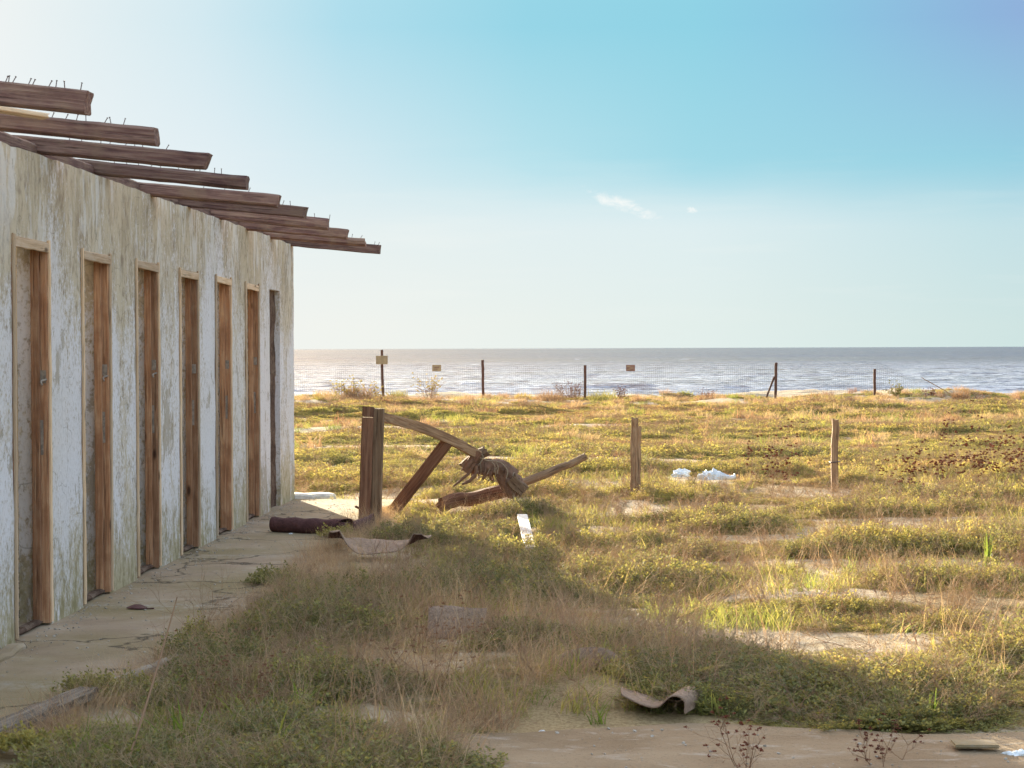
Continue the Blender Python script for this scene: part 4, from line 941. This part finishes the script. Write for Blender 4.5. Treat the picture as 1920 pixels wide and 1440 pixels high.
# shrubs along the crest
def crest(px, py, w_, h, kind, lb):
    h *= 1.45 if kind in ('grass', 'straw') else 1.15
    y = FY - .9 + rg.random() * .5; p = D(px, py, y); hd = []
    if kind == 'twig':
        tw = twigs(rg, 11, w_ * .25, h * .85, .008, hd); hv = []
        for q in hd[::4]: v, f = leafy(rg, .03, .04, 3, 4, .04, .022); hv.append((v + q, f))
        parts = [('stems', tw, 'straw1'), ('foliage', merge(hv), 'leaf1')]
    elif kind == 'brown':
        tw = twigs(rg, 9, w_ * .3, h * .85, .008, hd); hv = []
        for q in hd[::3]: v, f = leafy(rg, .02, .03, 2, 4, .03, .012); hv.append((v + q, f))
        parts = [('stems', tw, 'straw1'), ('foliage', merge(hv), 'thistle')]
    else: parts = [('blades', blades(rg, 420, w_ * .5, h * .4, h * 1.15, .012, .6, 4), 'leaf1' if kind == 'grass' else 'straw1')]
    z = gz(p.x, y); r = plant('dune_shrub' if kind in ('twig', 'brown') else 'dune_grass_tussock', px, py, parts, lb, 'shrub' if kind in ('twig', 'brown') else 'grass', 'plants on the dune crest', z - .02, y)
for a_ in [(806, 737, .55, .55, 'twig', 'open rounded shrub against the sea under the small brown notice'), (664, 737, .5, .42, 'twig', 'wispy shrub against the sea left of the tallest fence post'), (640, 737, .5, .4, 'twig', 'leggy twiggy weed nearest the building on the dune crest'), (700, 735, .4, .35, 'twig', 'small leafy weed at the foot of the tallest fence post'), (1064, 735, .4, .40, 'brown', 'spiky brown shrub left of the third fence post'), (1082, 735, .35, .34, 'brown', 'rounded brown shrub touching the third fence post'), (1167, 737, .2, .30, 'brown', 'thin brown sprig under the reddish notice'), (1326, 736, .25, .28, 'brown', 'small dark shrub on the crest between the third and fourth posts'), (1680, 742, .3, .28, 'twig', 'small scrub right of the last fence post'), (1742, 742, .25, .22, 'brown', 'tiny brown scrub under the leaning pole'),
           (745, 740, .6, .30, 'grass', 'green tussock right of the tallest fence post'), (610, 742, .8, .28, 'grass', 'low green tussock next to the building corner on the crest'), (670, 745, .9, .34, 'straw', 'broad straw coloured tussock before the tallest post'), (1035, 742, .9, .34, 'straw', 'large straw tussock left of the third fence post'), (1130, 741, .9, .32, 'grass', 'large tussock right of the third fence post'), (1802, 742, .55, .34, 'straw', 'dome shaped tussock at the foot of the leaning pole'), (1500, 742, .6, .2, 'straw', 'flat straw tussock right of the braced post'), (980, 740, .5, .2, 'grass', 'low tussock between the second and third posts'), (1560, 745, .7, .2, 'grass', 'low tussock between the braced post and the last post')]:
    crest(*a_)

# ------------------------------------------------------------------ crumbs of plaster and sand drifts on the concrete
cP = bpy.data.collections.new('crumb_sources')
for i in range(4):
    bm = bmesh.new(); bmesh.ops.create_icosphere(bm, subdivisions=1, radius=.01)
    for v in bm.verts: v.co = Vector((v.co.x * random.uniform(.6, 1.4), v.co.y * random.uniform(.6, 1.2), v.co.z * random.uniform(.3, .7)))
    me = bpy.data.meshes.new('crumb_source'); bm.to_mesh(me); bm.free(); me.materials.append(M['stone']); o = bpy.data.objects.new('crumb_source', me); cP.objects.link(o)
n = 2600; y = 6.5 + 12.6 * rng.random(n) ** .9; x = np.where(rng.random(n) < .6, WX + .02 + np.abs(rng.normal(size=n)) * .09, WX + .02 + rng.random(n) * 1.0); z = np.full(n, .002)
n2 = 260; x2 = -.3 + 2.2 * rng.random(n2); y2 = 6.3 + 1.3 * rng.random(n2)
x = np.concatenate([x, x2]); y = np.concatenate([y, y2]); z = np.concatenate([z, np.full(n2, -.010)]); n += n2
s_ = .2 + .9 * rng.random(n) ** 5; scatter('plaster_crumbs', np.stack([x, y, z], 1), rng.random(n) * 6.3, rng.normal(size=(n, 2)) * .3, np.stack([s_] * 3, 1), rng.random(n), cP)
# straw leaning over the path edge
n = 900; y = 7.2 + 10.5 * rng.random(n); ex = np.interp(y, [7.0, 8.3, 9.6, 19], [-2.15, -2.0, -1.84, -1.8]); x = ex + rng.normal(size=n) * .09 - .02
s_ = .25 + .6 * rng.random(n); scatter('path_edge_straw', np.stack([x, y, np.zeros(n)], 1), rng.random(n) * 6.3, rng.normal(size=(n, 2)) * .4, np.stack([s_] * 3, 1), np.clip(.4 + .3 * rng.normal(size=n), 0, 1), cS)
